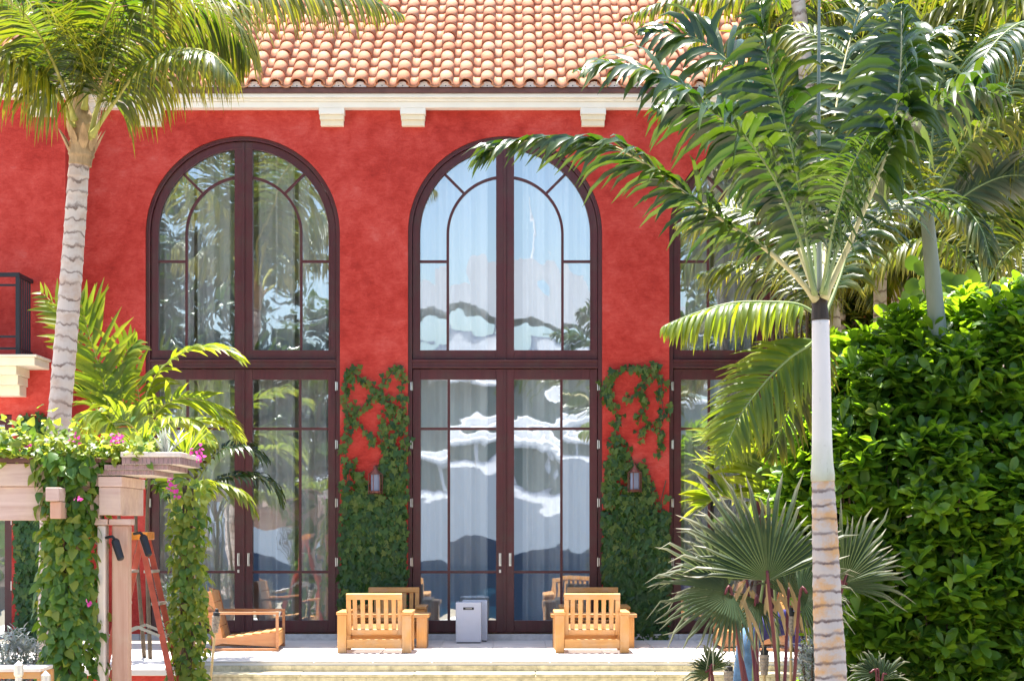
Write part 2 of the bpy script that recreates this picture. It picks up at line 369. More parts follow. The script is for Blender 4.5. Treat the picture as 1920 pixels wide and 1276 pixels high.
# ================================================================== VILLA
villa = thing('red_villa', (0, 3, 0), 'red stucco villa with tall arched mahogany windows and barrel tiled roof', 'house')
PX = 150.0
WX = [(455 - 960) / PX, (947 - 960) / PX, (1437 - 960) / PX]
RO, ZS, Z0 = 1.215, 5.087, 0.09
XW = -5.45          # where the left wing steps forward
WY = -0.6           # wing wall plane
ZT = 6.81
RD = 0.22           # depth of the wall at the openings
def arc(cx, cz, r, a0, a1, n): return [(cx + r * math.cos(a0 + (a1 - a0) * i / n), cz + r * math.sin(a0 + (a1 - a0) * i / n)) for i in range(n + 1)]
def wall_main():
    m = MB(); edges = [XW] + [e for c in WX for e in (c - RO, c + RO)] + [9.0]
    for i in range(0, len(edges), 2):
        a, b = edges[i], edges[i + 1]
        m.add([(a, 0, 0), (b, 0, 0), (b, 0, ZT), (a, 0, ZT)], [(0, 1, 2, 3)])
    for c in WX:
        pts = arc(c, ZS, RO, math.pi, 0, 48)
        vs = [(x, 0, z) for x, z in pts] + [(x, 0, ZT) for x, z in pts]; n = len(pts)
        m.add(vs, [(i, i + 1, n + i + 1, n + i) for i in range(n - 1)])
        out = [(c - RO, 0.0)] + pts + [(c + RO, 0.0)]
        # softly rounded arris and the reveal
        n = len(out); rows = []
        for yy in (0.0, RD): rows.append([Vector((x, yy, z)) for x, z in out])
        m.sheet(rows)
        m.add([(c - RO, 0, 0), (c + RO, 0, 0), (c + RO, RD, 0), (c - RO, RD, 0)], [(0, 1, 2, 3)])
    return m
wall = obj('wall', wall_main(), M['stucco'], villa)
# left wing, with its door opening
WD = (at_z(22, 0, 24.4).x, 2.79)      # right jamb x, head z of the wing's door
mw = MB()
mw.add([(WD[0], WY, 0), (XW, WY, 0), (XW, WY, ZT), (WD[0], WY, ZT)], [(0, 1, 2, 3)])
mw.add([(-9, WY, WD[1]), (WD[0], WY, WD[1]), (WD[0], WY, ZT), (-9, WY, ZT)], [(0, 1, 2, 3)])
mw.add([(XW, WY, 0), (XW, 0, 0), (XW, 0, ZT), (XW, WY, ZT)], [(0, 1, 2, 3)])
mw.add([(WD[0], WY, 0), (WD[0], WY, WD[1]), (WD[0], WY + RD, WD[1]), (WD[0], WY + RD, 0)], [(0, 1, 2, 3)])
mw.add([(-9, WY, WD[1]), (WD[0], WY, WD[1]), (WD[0], WY + RD, WD[1]), (-9, WY + RD, WD[1])], [(0, 1, 2, 3)])
obj('wing_wall', mw, M['stucco'], villa)
# shell and rooms behind
ms = MB().box(-9, -8.95, WY + .3, 10, 0, 6.7).box(8.95, 9, 0.01, 10, 0, 6.7).box(-9, 9, 9.9, 10, 0, 6.7)
ms.box(-8.9, 8.9, 4.5, 4.6, 0.05, 6.6).box(-8.9, 8.9, RD + 0.02, 9.8, 6.55, 6.6)
obj('room_shell', ms, M['plaster'], villa)
obj('room_floor', MB().box(-8.9, 8.9, RD + .01, 9.8, 0.0, 0.06), M['iroko'], villa)
# plinth blocks along the wall
pl = obj('plinth', MB().box(XW + .01, 9, -0.10, -0.001, 0.001, 0.075), M['plinth'], villa)
x = XW + 0.012
while x < 6.6:
    w_ = rnd.uniform(0.7, 0.95)
    obj('plinth_stone', MB().box(x + .002, x + w_ - .002, -0.118, -0.101, 0.002, 0.088), M['plinth'], pl, bevel=0.004); x += w_

def band(m, cx, cz, ro, ri, y0, y1, a0, a1, n=40, leg=None, leg0=True, leg1=True):
    """a moulded band following an arch, with straight legs down to z=leg"""
    po = arc(cx, cz, ro, a0, a1, n); pi_ = arc(cx, cz, ri, a0, a1, n)
    if leg is not None:
        if leg0: po = [(po[0][0], leg)] + po; pi_ = [(pi_[0][0], leg)] + pi_
        if leg1: po = po + [(po[-1][0], leg)]; pi_ = pi_ + [(pi_[-1][0], leg)]
    n = len(po); vs = []
    for (a, b), (c, d) in zip(po, pi_): vs += [(a, y0, b), (c, y0, d), (c, y1, d), (a, y1, b)]
    fs = [(4 * i + k, 4 * i + (k + 1) % 4, 4 * i + 4 + (k + 1) % 4, 4 * i + 4 + k) for i in range(n - 1) for k in range(4)]
    fs += [(0, 1, 2, 3), (4 * n - 1, 4 * n - 2, 4 * n - 3, 4 * n - 4)]
    return m.add(vs, fs)
def pane(par, pts, y, xc):
    m = MB(); n = len(pts); cx = sum(p[0] for p in pts) / n; cz = sum(p[1] for p in pts) / n
    ax, az = R(rnd.uniform(-.4, .4)), R(rnd.uniform(-.4, .4))
    vs = [(x, y + (x - cx) * math.tan(ax) + (z - cz) * math.tan(az), z) for x, z in pts]
    m.add(vs, [tuple(range(n))]); return obj('pane', m, M['glass'], par)
def curtain(par, x0, x1, z0, z1, y, seed, amp=0.05):
    r = random.Random(seed); n = int((x1 - x0) / 0.012); ph = r.uniform(0, 6); rows = []
    for z, k in ((z1, 0.8), ((z0 + z1) / 2, 1.0), (z0, 1.15)):
        row = []
        for i in range(n + 1):
            x = x0 + (x1 - x0) * i / n
            row.append(Vector((x, y + k * amp * (math.sin(x * 26 + ph + 1.6 * math.sin(x * 5 + ph)) + 0.4 * math.sin(x * 61 + ph * 3)), z)))
        rows.append(row)
    return obj('curtain', MB().sheet(rows), M['curtain'], par, smooth=True)

GR = 1.073; CS = 0.113; IR = 0.72; MT = 0.016
def window(c, seed):
    m = MB(); band(m, c, ZS, RO - 0.004, RO - 0.05, 0.045, RD - 0.01, math.pi, 0, 48, 0.09)
    band(m, c, ZS, RO - 0.002, RO - 0.022, 0.03, 0.0445, math.pi, 0, 48, 0.09)
    win = obj('arched_window', m, M['frame'], villa)
    win['label'] = 'dark mahogany arched window over a pair of glazed doors'
    Y0, Y1, YG = 0.085, 0.175, 0.135
    # transom
    t = MB().box(c - RO + 0.051, c + RO - 0.051, 0.05, RD - 0.012, 3.405, 3.515)
    t.box(c - RO + 0.052, c + RO - 0.052, 0.030, 0.049, 3.485, 3.513).box(c - RO + 0.052, c + RO - 0.052, 0.036, 0.049, 3.408, 3.428)
    obj('transom', t, M['frame'], win, bevel=0.004)
    for s in (-1, 1):
        X = lambda a: c + s * a      # a = distance from the meeting line, outwards
        def bx(mb, a0, a1, y0, y1, z0, z1): mb.box(min(X(a0), X(a1)), max(X(a0), X(a1)), y0, y1, z0, z1)
        a_out, a_mid = (math.pi, math.pi / 2) if s < 0 else (0.0, math.pi / 2)
        # upper leaf
        u = MB(); band(u, c, ZS, RO - 0.055, GR, Y0, Y1, a_out, a_mid, 26, 3.52, True, False)
        bx(u, 0.006, CS, Y0 - 0.003, Y1 + .002, 3.519, ZS + 1.148); bx(u, CS + .001, RO - 0.056, Y0 - 0.0015, Y1 + .001, 3.521, 3.633)
        band(u, c, ZS, GR + 0.014, GR - 0.006, Y0 - 0.006, Y0 - 0.0005, a_out, a_mid, 26, 3.634, True, False)
        obj('window_sash', u, M['frame'], win, bevel=0.003)
        # lower door leaf
        d = MB(); bx(d, 1.06, 1.158, Y0, Y1, 0.095, 3.398); bx(d, 0.006, CS, Y0 - .002, Y1, 0.095, 3.398)
        bx(d, CS + .0005, 1.0595, Y0 + .002, Y1 - .002, 3.267, 3.396); bx(d, CS + .0005, 1.0595, Y0 + .002, Y1 - .002, 0.097, 0.247)
        obj('door_leaf', d, M['frame'], win, bevel=0.004)
        # muntins
        mu = MB(); bx(mu, IR - MT, IR + MT, 0.105, 0.158, 3.634, ZS)
        amid = math.acos(-CS / IR) if s < 0 else math.acos(CS / IR)
        band(mu, c, ZS, IR + MT, IR - MT, 0.105, 0.158, a_out, amid, 26)
        obj('muntin', mu, M['frame'], win)
        mh = MB(); bx(mh, IR + MT + .001, GR - .001, 0.108, 0.155, 4.747 - MT, 4.747 + MT); obj('muntin', mh, M['frame'], win)
        dg = R(135) if s < 0 else R(45)
        md = MB().bar((c + (IR + MT - .004) * math.cos(dg), 0.132, ZS + (IR + MT - .004) * math.sin(dg)), (c + GR * math.cos(dg), 0.132, ZS + GR * math.sin(dg)), 0.03, 0.05)
        obj('muntin', md, M['frame'], win)
        mv = MB(); bx(mv, 0.707 - MT, 0.707 + MT, 0.105, 0.158, 0.248, 3.266); obj('muntin', mv, M['frame'], win)
        for z in (2.65, 0.853):
            for a0, a1 in ((CS + .001, 0.707 - MT - .001), (0.707 + MT + .001, 1.059)):
                mm = MB(); bx(mm, a0, a1, 0.108, 0.155, z - MT, z + MT); obj('muntin', mm, M['frame'], win)
        # panes
        q = lambda pts: [(X(a), z) for a, z in pts]
        pane(win, q([(IR, 3.63), (GR + .01, 3.63), (GR + .01, 4.747), (IR, 4.747)]), YG, c)
        A = lambda r, d0, d1, n=14: [(r * math.cos(R(d0 + (d1 - d0) * i / n)), ZS + r * math.sin(R(d0 + (d1 - d0) * i / n))) for i in range(n + 1)]
        pane(win, q([(IR, 4.747), (GR + .01, 4.747)] + A(GR + .01, 0, 45) + A(IR, 45, 0)), YG, c)
        e1 = math.degrees(math.acos(CS / (GR + .01))); e2 = math.degrees(math.acos(CS / IR))
        pane(win, q(A(GR + .01, 45, e1) + A(IR, e2, 45)), YG, c)
        pane(win, q([(CS, 3.63), (IR, 3.63)] + A(IR, 0, e2)), YG, c)
        for z0, z1 in ((0.245, 0.853), (0.853, 2.65), (2.65, 3.27)):
            for a0, a1 in ((CS, 0.707), (0.707, 1.062)):
                pane(win, q([(a0, z0), (a1, z0), (a1, z1), (a0, z1)]), YG, c)
        # lever handle on its backplate
        h = MB(); bx(h, 0.048, 0.078, 0.074, 0.0825, 0.93, 1.09); h.tube([Vector((X(0.063), 0.08, 1.06)), Vector((X(0.063), 0.035, 1.06))], 0.008, 8)
        h.tube([Vector((X(0.063), 0.035, 1.065)), Vector((X(0.064), 0.034, 0.95))], 0.009, 8)
        obj('door_handle', h, M['metal'], win, smooth=False)
        if s < 0:
            k = MB(); bx(k, 0.05, 0.076, 0.075, 0.0825, 0.845, 0.885); obj('door_lock', k, M['metal'], win, bevel=0.003)
        for z in (0.98, 1.72, 2.45, 3.18):
            k = MB().tube([Vector((X(1.162), 0.040, z - .055)), Vector((X(1.162), 0.040, z + .055))], 0.011, 8); bx(k, 1.163, 1.185, 0.0385, 0.0435, z - .05, z + .05)
            obj('hinge', k, M['metal'], win)
        # sheer curtains, drawn partly across
        for a0, a1 in ((0.16, 0.62), (0.66, 1.15)) if seed % 2 else ((0.22, 1.15),):
            x0, x1 = sorted((X(a0), X(a1)))
            curtain(win, x0, x1, 0.12, 6.15, 0.33, seed * 7 + s)
    ast = MB().box(c - 0.016, c + 0.016, 0.066, 0.0815, 0.096, 3.397).box(c - 0.016, c + 0.016, 0.066, 0.0815, 3.522, ZS + 1.15)
    obj('astragal', ast, M['frame'], win, bevel=0.004)
    return win
for i, c in enumerate(WX): window(c, i + 1)
# wing door
m = MB().box(WD[0] - 0.10, WD[0] - 0.003, WY + 0.05, WY + 0.2, 0.02, WD[1] - 0.003).box(-9, WD[0] - 0.101, WY + 0.052, WY + 0.2, WD[1] - 0.12, WD[1] - 0.004)
m.box(-7.3, -7.2, WY + .06, WY + .2, 0.02, WD[1] - .121)
wd = obj('wing_door', m, M['frame'], villa, bevel=0.005)
pane(wd, [(-7.2, 0.05), (WD[0] - 0.1, 0.05), (WD[0] - 0.1, WD[1] - 0.12), (-7.2, WD[1] - 0.12)], WY + 0.13, 0)
for z in (0.7, 1.5, 2.3):
    obj('hinge', MB().tube([Vector((WD[0] - .012, WY + .04, z - .055)), Vector((WD[0] - .012, WY + .04, z + .055))], 0.011, 8), M['metal'], wd)
# wing room behind the door
obj('wing_room_wall', MB().box(-8.9, XW - .05, 2.0, 2.05, 0.02, 3.2), M['plaster'], villa)

# ---- cornice, brackets, drip edge
def cornice(x0, x1, dy, dz=0.0):
    m = MB()
    m.box(x0, x1, dy - 0.17, dy - 0.002, 6.6190 + dz, 6.6940 + dz).box(x0, x1, dy - 0.20, dy - 0.0025, 6.6945 + dz, 6.7290 + dz)
    m.box(x0, x1, dy - 0.245, dy - 0.003, 6.7295 + dz, 6.7790 + dz)
    c_ = obj('cornice', m, M['white'], villa, bevel=0.006)
    obj('drip_edge', MB().box(x0, x1, dy - 0.275, dy - 0.004, 6.7800 + dz, 6.8420 + dz), M['copper'], c_, bevel=0.004)
cornice(XW + 0.02, 9, 0.0); cornice(-9, XW + 0.28, WY)
def bracket(px, dy):
    D = 25 + dy - 0.17; xc = (px - 960) * D / FPX; b = None
    for k, (hw, d, z0, z1) in enumerate(((0.158, 0.165, 6.5420, 6.6185), (0.150, 0.13, 6.4790, 6.5415), (0.142, 0.095, 6.4090, 6.4785))):
        mm = MB().box(xc - hw, xc + hw, dy - d, dy - 0.001, z0, z1)
        if b is None: b = obj('bracket', mm, M['white'], villa, bevel=0.005)
        else: obj('bracket_step', mm, M['cream'], b, bevel=0.005)
for px in (278, 621.5, 774, 1112.5, 1265, 1605, 1757, 160): bracket(px, 0.0)
for px in (75, -60): bracket(px, WY)

# ---- roof of barrel tiles
PIT = R(32); SPC = 0.262; EXP = 0.362
def barrel():
    m = MB(); n = 8; L = 0.45; vs = []
    for y, r, dz in ((0.0, 0.088, 0.024), (0.0, 0.072, 0.024), (L, 0.081, 0.002)):
        for i in range(n + 1):
            a = math.pi * i / n; vs.append((-r * math.cos(a), y, dz + r * 0.92 * math.sin(a)))
    k = n + 1; fs = []
    for i in range(n):
        fs += [(i, 2 * k + i, 2 * k + i + 1, i + 1)[::-1], (i, i + 1, k + i + 1, k + i)[::-1]]
    # inner shell a little way up, so the eave tiles read as hollow
    o = len(vs)
    for i in range(n + 1):
        a = math.pi * i / n; vs.append((-0.070 * math.cos(a), 0.2, 0.02 + 0.064 * math.sin(a)))
    for i in range(n): fs.append((k + i, k + i + 1, o + i + 1, o + i)[::-1])
    return m.add(vs, fs).mesh('barrel_tile', True)
def pan():
    m = MB(); n = 6; L = 0.45; vs = []
    for y, hw, dz in ((0.0, 0.088, 0.020), (0.0, 0.088, 0.006), (L, 0.078, 0.0)):
        for i in range(n + 1):
            u = -1 + 2 * i / n; vs.append((u * hw, y, dz - 0.045 * (1 - u * u) + 0.02))
    k = n + 1; fs = []
    for i in range(n): fs += [(i, i + 1, 2 * k + i + 1, 2 * k + i), (i, k + i, k + i + 1, i + 1)]
    return m.add(vs, fs).mesh('pan_tile', True)
me_b, me_p = barrel(), pan()
me_b.materials.append(M['tile']); me_p.materials.append(M['tile'])
for me_ in (me_b, me_p):      # keep the broken lower edge crisp
    for p in me_.polygons:
        if abs(p.normal.y) > 0.9: p.use_smooth = False
def stop_mesh():
    m = MB(); n = 8; vs = [(0, 0, 0)] + [(-0.078 * math.cos(math.pi * i / n), 0, 0.072 * math.sin(math.pi * i / n)) for i in range(n + 1)]
    m.add(vs, [(0, i + 1, i + 2)[::-1] for i in range(n)])
    m.add([(0.008 * math.cos(a), -0.002, 0.018 + 0.008 * math.sin(a)) for a in (0, 1.05, 2.1, 3.14, 4.19, 5.24)], [(5, 4, 3, 2, 1, 0)], mi=1)
    me = m.mesh('bird_stop'); me.materials.append(M['mortar']); me.materials.append(M['hole']); return me
me_s = stop_mesh()
def merged(name, me, mats, mat, parent, smooth=True):
    v0 = np.empty(len(me.vertices) * 3); me.vertices.foreach_get('co', v0); v0 = v0.reshape(-1, 3)
    f0 = [tuple(p.vertices) for p in me.polygons]; nv = len(v0)
    V = np.concatenate([v0 @ np.array(m_.to_3x3()).T + np.array(m_.translation) for m_ in mats])
    ls = np.array([len(f) for f in f0]); idx = np.concatenate([np.array(f) for f in f0])
    K = len(mats)
    loops = (idx[None, :] + (np.arange(K) * nv)[:, None]).ravel()
    tot = np.tile(ls, K); st = np.concatenate([[0], np.cumsum(tot)[:-1]])
    m2 = bpy.data.meshes.new(name); m2.vertices.add(len(V)); m2.vertices.foreach_set('co', V.ravel())
    m2.loops.add(len(loops)); m2.loops.foreach_set('vertex_index', loops)
    m2.polygons.add(len(tot)); m2.polygons.foreach_set('loop_start', st); m2.polygons.foreach_set('loop_total', tot)
    if smooth: m2.polygons.foreach_set('use_smooth', [True] * len(tot))
    if len(me.materials) > 1:
        mi = np.empty(len(me.polygons), dtype=np.int32); me.polygons.foreach_get('material_index', mi); m2.polygons.foreach_set('material_index', np.tile(mi, K))
    at = me.attributes.get('along')
    if at:
        a0 = np.empty(len(me.vertices)); at.data.foreach_get('value', a0); m2.attributes.new('along', 'FLOAT', 'POINT').data.foreach_set('value', np.tile(a0, K))
    m2.update(calc_edges=True); m2.validate()
    for x_ in (me.materials if len(me.materials) else [mat]): m2.materials.append(x_)
    o = link(name, m2, None, parent); o['kind'] = 'stuff'; return o
def spread_pieces(name, restname, me, mats, mat, parent, budget, key):
    """the largest BUDGET pieces each as an object that shares the mesh, the others joined"""
    mats = sorted(mats, key=key)
    for m_ in mats[:budget]: link(name, me, mat, parent, M=m_)
    if len(mats) > budget: merged(restname, me, mats[budget:], mat, parent)
def roof(x0, x1, dy, name):
    E = Vector((0, dy - 0.305, 6.859)); up = Vector((0, math.cos(PIT), math.sin(PIT)))
    m = MB(); a = E + up * 0.01 - Vector((0, 0, 0.022)); L = 6.2
    b = E + up * L - Vector((0, 0, 0.02))
    m.add([(x0, a.y, a.z), (x1, a.y, a.z), (x1, b.y, b.z), (x0, b.y, b.z)], [(0, 1, 2, 3)])
    m.add([(x0, b.y, b.z), (x1, b.y, b.z), (x1, 10.1, 6.77), (x0, 10.1, 6.77)], [(0, 1, 2, 3)])
    m.add([(x0, a.y, a.z), (x0, b.y, b.z), (x0, 10.1, 6.77)], [(0, 1, 2)]); m.add([(x1, a.y, a.z), (x1, b.y, b.z), (x1, 10.1, 6.77)], [(2, 1, 0)])
    r = obj(name, m, M['tile'], villa)
    Rm = Matrix.Rotation(PIT, 4, 'X'); mc, mp, msx = [], [], []
    n = int((x1 - x0) / SPC)
    for i in range(n):
        xc = x0 + SPC * (i + 0.5); wob = rnd.uniform(-0.008, 0.008)
        for j in range(11):
            p = E + up * (EXP * j + rnd.uniform(-0.014, 0.014) - 0.02)
            jt = Matrix.Rotation(R(rnd.uniform(-1.5, 1.5)), 4, 'Z') @ Matrix.Rotation(R(rnd.uniform(-0.8, 0.8)), 4, 'Y')
            mc.append(Matrix.Translation((xc + wob + rnd.uniform(-.005, .005), p.y, p.z + 0.006)) @ Rm @ jt)
            if i < n - 1:
                p = E + up * (EXP * j + rnd.uniform(-0.012, 0.012) + 0.0)
                mp.append(Matrix.Translation((xc + SPC / 2, p.y, p.z - 0.004)) @ Rm @ jt)
        msx.append(Matrix.Translation((xc + wob, E.y + 0.018, 6.846)))
    key = lambda m_: abs(m_.translation.x + 0.7 - (0 if dy == 0 else 0)) + (0 if m_.translation.z < 8.75 else 5)
    bud = 270 if dy == 0 else 20
    spread_pieces('barrel_tile', 'far_barrel_tiles', me_b, mc, M['tile'], r, bud, key)
    spread_pieces('pan_tile', 'far_pan_tiles', me_p, mp, M['tile'], r, bud, key)
    for m_ in msx: link('bird_stop', me_s, None, r, M=m_)
    return r
roof(XW + 0.3 - 0.0, 9.0, 0.0, 'roof')
roof(-9.0, XW + 0.28, WY, 'wing_roof')

# ---- balcony on the wing
bx1 = at_z(65, 0, 23.65).x
bal = obj('balcony', MB().box(-9, bx1, WY - 0.75, WY - 0.002, 3.33, 3.425).box(-9, bx1 + 0.03, WY - 0.78, WY - 0.0025, 3.426, 3.455), M['cream'], villa, bevel=0.008)
for k, (hx, d, z0, z1) in enumerate(((0.24, 0.66, 3.23, 3.329), (0.26, 0.5, 3.12, 3.2295), (0.28, 0.34, 3.0, 3.1195))):
    obj('corbel', MB().box(-7.2, bx1 - hx, WY - d, WY - 0.003, z0, z1), M['cream'], bal, bevel=0.005)
rx = at_z(38, 0, 23.75).x; yb = WY - 0.68
rl = MB().box(-9, rx, yb - 0.02, yb + 0.02, 4.38, 4.43).box(-9, rx - .03, yb - 0.012, yb + 0.012, 4.27, 4.295).box(-9, rx - .03, yb - 0.012, yb + 0.012, 3.52, 3.545).box(-9, rx - .03, yb - 0.012, yb + 0.012, 3.66, 3.685)
rl.box(rx - 0.04, rx, yb + .021, WY - 0.003, 4.382, 4.428).box(rx - 0.033, rx - .008, yb + .021, WY - 0.003, 3.52, 3.545)
obj('railing', rl, M['iron'], bal)
for k in range(6):
    xx = rx - 0.045 - k * 0.27
    obj('baluster', MB().box(xx, xx + (0.05 if k == 0 else 0.02), yb - 0.018, yb + 0.018, 3.456, 4.379), M['iron'], bal)
for k in range(5):
    yy = yb + 0.13 + 0.11 * k
    obj('baluster', MB().box(rx - 0.03, rx - 0.012, yy, yy + 0.02, 3.456, 4.381), M['iron'], bal)

# ================================================================== LANTERNS
M['lglass'] = simple('lantern_frosted_glass', (0.22, 0.25, 0.35), 0.25, 0.1, 6)
M['lcopper'] = simple('lantern_copper', (0.22, 0.085, 0.065), 0.4, 0.3, 12, 0, 0.5, 0.6)
def lantern(px, py, label):
    c = P(px, py, 24.86); t = thing('wall_lantern', (c.x, -0.12, c.z - .18), label, 'lantern', 'wall lanterns on the ivy piers')
    x, y, z = c.x, -0.14, c.z
    obj('back_plate', MB().box(x - .035, x + .035, -0.022, -0.003, z + .02, z + .185), M['lcopper'], t, bevel=.003)
    a = MB().tube([Vector((x, -0.02, z + .15)), Vector((x, -0.09, z + .19)), Vector((x, y, z + .165))], .008, 8); obj('arm', a, M['lcopper'], t)
    obj('roof', MB().lathe((x, y, 0), [(.012, z + .17), (.016, z + .15), (.03, z + .135), (.078, z + .085), (.08, z + .075), (.01, z + .074)], 12), M['lcopper'], t)
    obj('glass', MB().lathe((x, y, 0), [(.056, z - .13), (.056, z + .073)], 16), M['lglass'], t, smooth=False)
    obj('base', MB().lathe((x, y, 0), [(.03, z - .165), (.07, z - .155), (.072, z - .131)], 12), M['lcopper'], t)
    for k in range(6):
        an = k * math.pi / 3 + .25; obj('bar', MB().tube([Vector((x + .085 * math.cos(an), y + .085 * math.sin(an), z - .17)), Vector((x + .085 * math.cos(an), y + .085 * math.sin(an), z + .085))], .006, 6), M['lcopper'], t)
    obj('ring', MB().tube([Vector((x + .085 * math.cos(k * math.pi / 8), y + .085 * math.sin(k * math.pi / 8), z - .135)) for k in range(17)], .005, 5, False), M['lcopper'], t)
lantern(704, 900, 'copper wall lantern in ivy on the pier left of the middle window')
lantern(1190, 897, 'copper wall lantern in ivy on the pier right of the middle window')

# ================================================================== FURNITURE
def club_chair():
    """slatted teak club chair, facing +Y, origin on the floor under its middle"""
    t = thing('club_chair', (0, 0, 0), 'x', 'chair', 'slatted teak club chairs')
    W = 0.41
    for s in (-1, 1):
        for y0, y1 in ((-0.36, -0.25), (0.27, 0.38)):
            xs = sorted((s * W, s * (W - 0.10))); obj('leg', MB().box(xs[0], xs[1], y0, y1, 0, 0.425), M['teak'], t, bevel=.006, local=True)
        xs = sorted((s * (W + .012), s * (W - 0.115))); obj('armrest', MB().box(xs[0], xs[1], -0.375, 0.40, 0.426, 0.458), M['teaky'], t, bevel=.006, local=True)
        xs = sorted((s * (W - .03), s * (W - 0.07))); obj('side_rail', MB().box(xs[0], xs[1], -0.249, 0.269, 0.19, 0.30), M['teaky'], t, bevel=.004, local=True)
        obj('side_panel', MB().box(xs[0] + .01, xs[1] - .01, -0.249, 0.269, 0.301, 0.425), M['teaky'], t, local=True)
    i = W - 0.101
    obj('back_rail', MB().box(-i, i, -0.345, -0.31, 0.055, 0.155), M['teakx'], t, bevel=.004, local=True)
    obj('front_rail', MB().box(-i, i, 0.32, 0.355, 0.12, 0.26), M['teakx'], t, bevel=.004, local=True)
    for k in range(7):
        y = -0.22 + k * 0.078; obj('seat_slat', MB().box(-i, i, y, y + .062, 0.235 + k * .006, 0.257 + k * .006), M['teakx'], t, bevel=.003, local=True)
    T = Matrix.Translation((0, -0.245, 0.20)) @ Matrix.Rotation(R(13), 4, 'X')
    H = 0.475; hw = 0.312
    for s in (-1, 1):
        xs = sorted((s * hw, s * (hw - .052))); obj('back_stile', MB().box(xs[0], xs[1], -0.022, 0.018, 0, H - .066, T), M['teak'], t, bevel=.004, local=True)
    obj('top_rail', MB().box(-hw, hw, -0.024, 0.020, H - .065, H, T), M['teakx'], t, bevel=.005, local=True)
    obj('bottom_rail', MB().box(-hw + .053, hw - .053, -0.02, 0.016, 0, 0.065, T), M['teakx'], t, bevel=.004, local=True)
    n = 6; sp = (2 * hw - .104) / n
    for k in range(n):
        x = -hw + .052 + sp * (k + .5); obj('slat', MB().box(x - .024, x + .024, -0.012, 0.010, 0.066, H - .066, T), M['teak'], t, bevel=.003, local=True)
    return t
def place(o, x, y, rz, label, z=0.0125): o.location = (x, y, z); o.rotation_euler = (0, 0, rz); o['label'] = label; return o
cc = club_chair()
CH = [(-1.535, -2.38, 0, 'sunlit teak club chair with slatted back towards the camera, left of the white boxes'),
      (0.893, -2.38, 0, 'sunlit teak club chair with slatted back towards the camera, right of the white boxes'),
      (-1.45, -0.78, math.pi, 'shaded club chair backed against the ivy, behind the left wooden table'),
      (0.99, -0.78, math.pi, 'shaded club chair facing out by the door, behind the right wooden table')]
for k, (x, y, rz, lb) in enumerate(CH): place(cc if k == 0 else copy_tree(cc), x, y, rz, lb)
def table():
    t = thing('side_table', (0, 0, 0), 'x', 'table', 'low wooden tables between the chairs')
    obj('table_top', MB().box(-.5, .5, -.26, .26, .355, .395), M['teakx'], t, bevel=.005, local=True)
    for s in (-1, 1):
        xs = sorted((s * .47, s * .35)); obj('leg', MB().box(xs[0], xs[1], -.23, .23, 0, .354), M['teak'], t, bevel=.005, local=True)
    obj('stretcher', MB().box(-.348, .348, -.03, .03, .10, .17), M['teakx'], t, local=True)
    return t
tb = table()
place(tb, -1.46, -1.55, 0, 'low wooden table between the two club chairs on the left')
place(copy_tree(tb), 0.95, -1.55, 0, 'low wooden table between the two club chairs on the right')
def lounge():
    """low lounge armchair with open bar loops for arms, facing +X"""
    t = thing('lounge_chair', (0, 0, 0), 'x', 'chair', 'low lounge chairs with open wooden arms')
    L = 0.435
    for s in (-1, 1):
        y = s * .455; b = .024
        f = MB().box(-L, L, y - .02, y + .02, .415, .445).box(-L, L, y - .02, y + .02, .004, .034)
        f.box(-L, -L + .034, y - .0195, y + .0195, .0345, .4145).box(L - .034, L, y - .0195, y + .0195, .0345, .4145)
        obj('arm_frame', f, M['iroko'], t, bevel=.006, local=True)
        yy = s * .415; a0, a1 = sorted((yy - .018, yy + .018))
        sb = MB(); prof = [(-.27, .09), (.43, .045), (.43, .215), (-.20, .115 + .03)]
        n = 4; vs = [(x, a0, z) for x, z in prof] + [(x, a1, z) for x, z in prof]
        sb.add(vs, [(0, 1, 2, 3), (7, 6, 5, 4)] + [(i, 4 + i, 4 + (i + 1) % n, (i + 1) % n) for i in range(n)])
        obj('seat_side', sb, M['iroko'], t, local=True)
        bb = MB(); prof = [(-.30, .06), (-.19, .09), (-.33, .66), (-.455, .70)]
        vs = [(x, a0 + .001, z) for x, z in prof] + [(x, a1 - .001, z) for x, z in prof]
        bb.add(vs, [(0, 1, 2, 3), (7, 6, 5, 4)] + [(i, 4 + i, 4 + (i + 1) % n, (i + 1) % n) for i in range(n)])
        obj('back_side', bb, M['iroko'], t, local=True)
    for k in range(6):
        x = -.17 + k * .1; obj('seat_plank', MB().box(x, x + .092, -.396, .396, .135 + k * .014, .157 + k * .014), M['teaky'], t, bevel=.003, local=True)
    obj('front_apron', MB().box(.405, .428, -.396, .396, .05, .205), M['teaky'], t, bevel=.003, local=True)
    T = Matrix.Translation((-.20, 0, .13)) @ Matrix.Rotation(R(-14), 4, 'Y')
    for k in range(4):
        obj('back_plank', MB().box(-.03, -.008, -.396, .396, .01 + k * .142, .14 + k * .142, T), M['teaky'], t, bevel=.003, local=True)
    for k in range(4):
        y = -.36 + .24 * k; obj('back_batten', MB().box(-.075, -.032, y - .03, y + .03, .01, .56, T), M['iroko'], t, local=True)
    return t
lg = lounge()
place(lg, -3.09, -1.93, R(2), 'lounge chair with open wooden arms, turned sideways beside the potted palm')
place(copy_tree(lg), 2.80, -1.95, math.pi, 'lounge chair with open wooden arms, half hidden behind the fan palm')
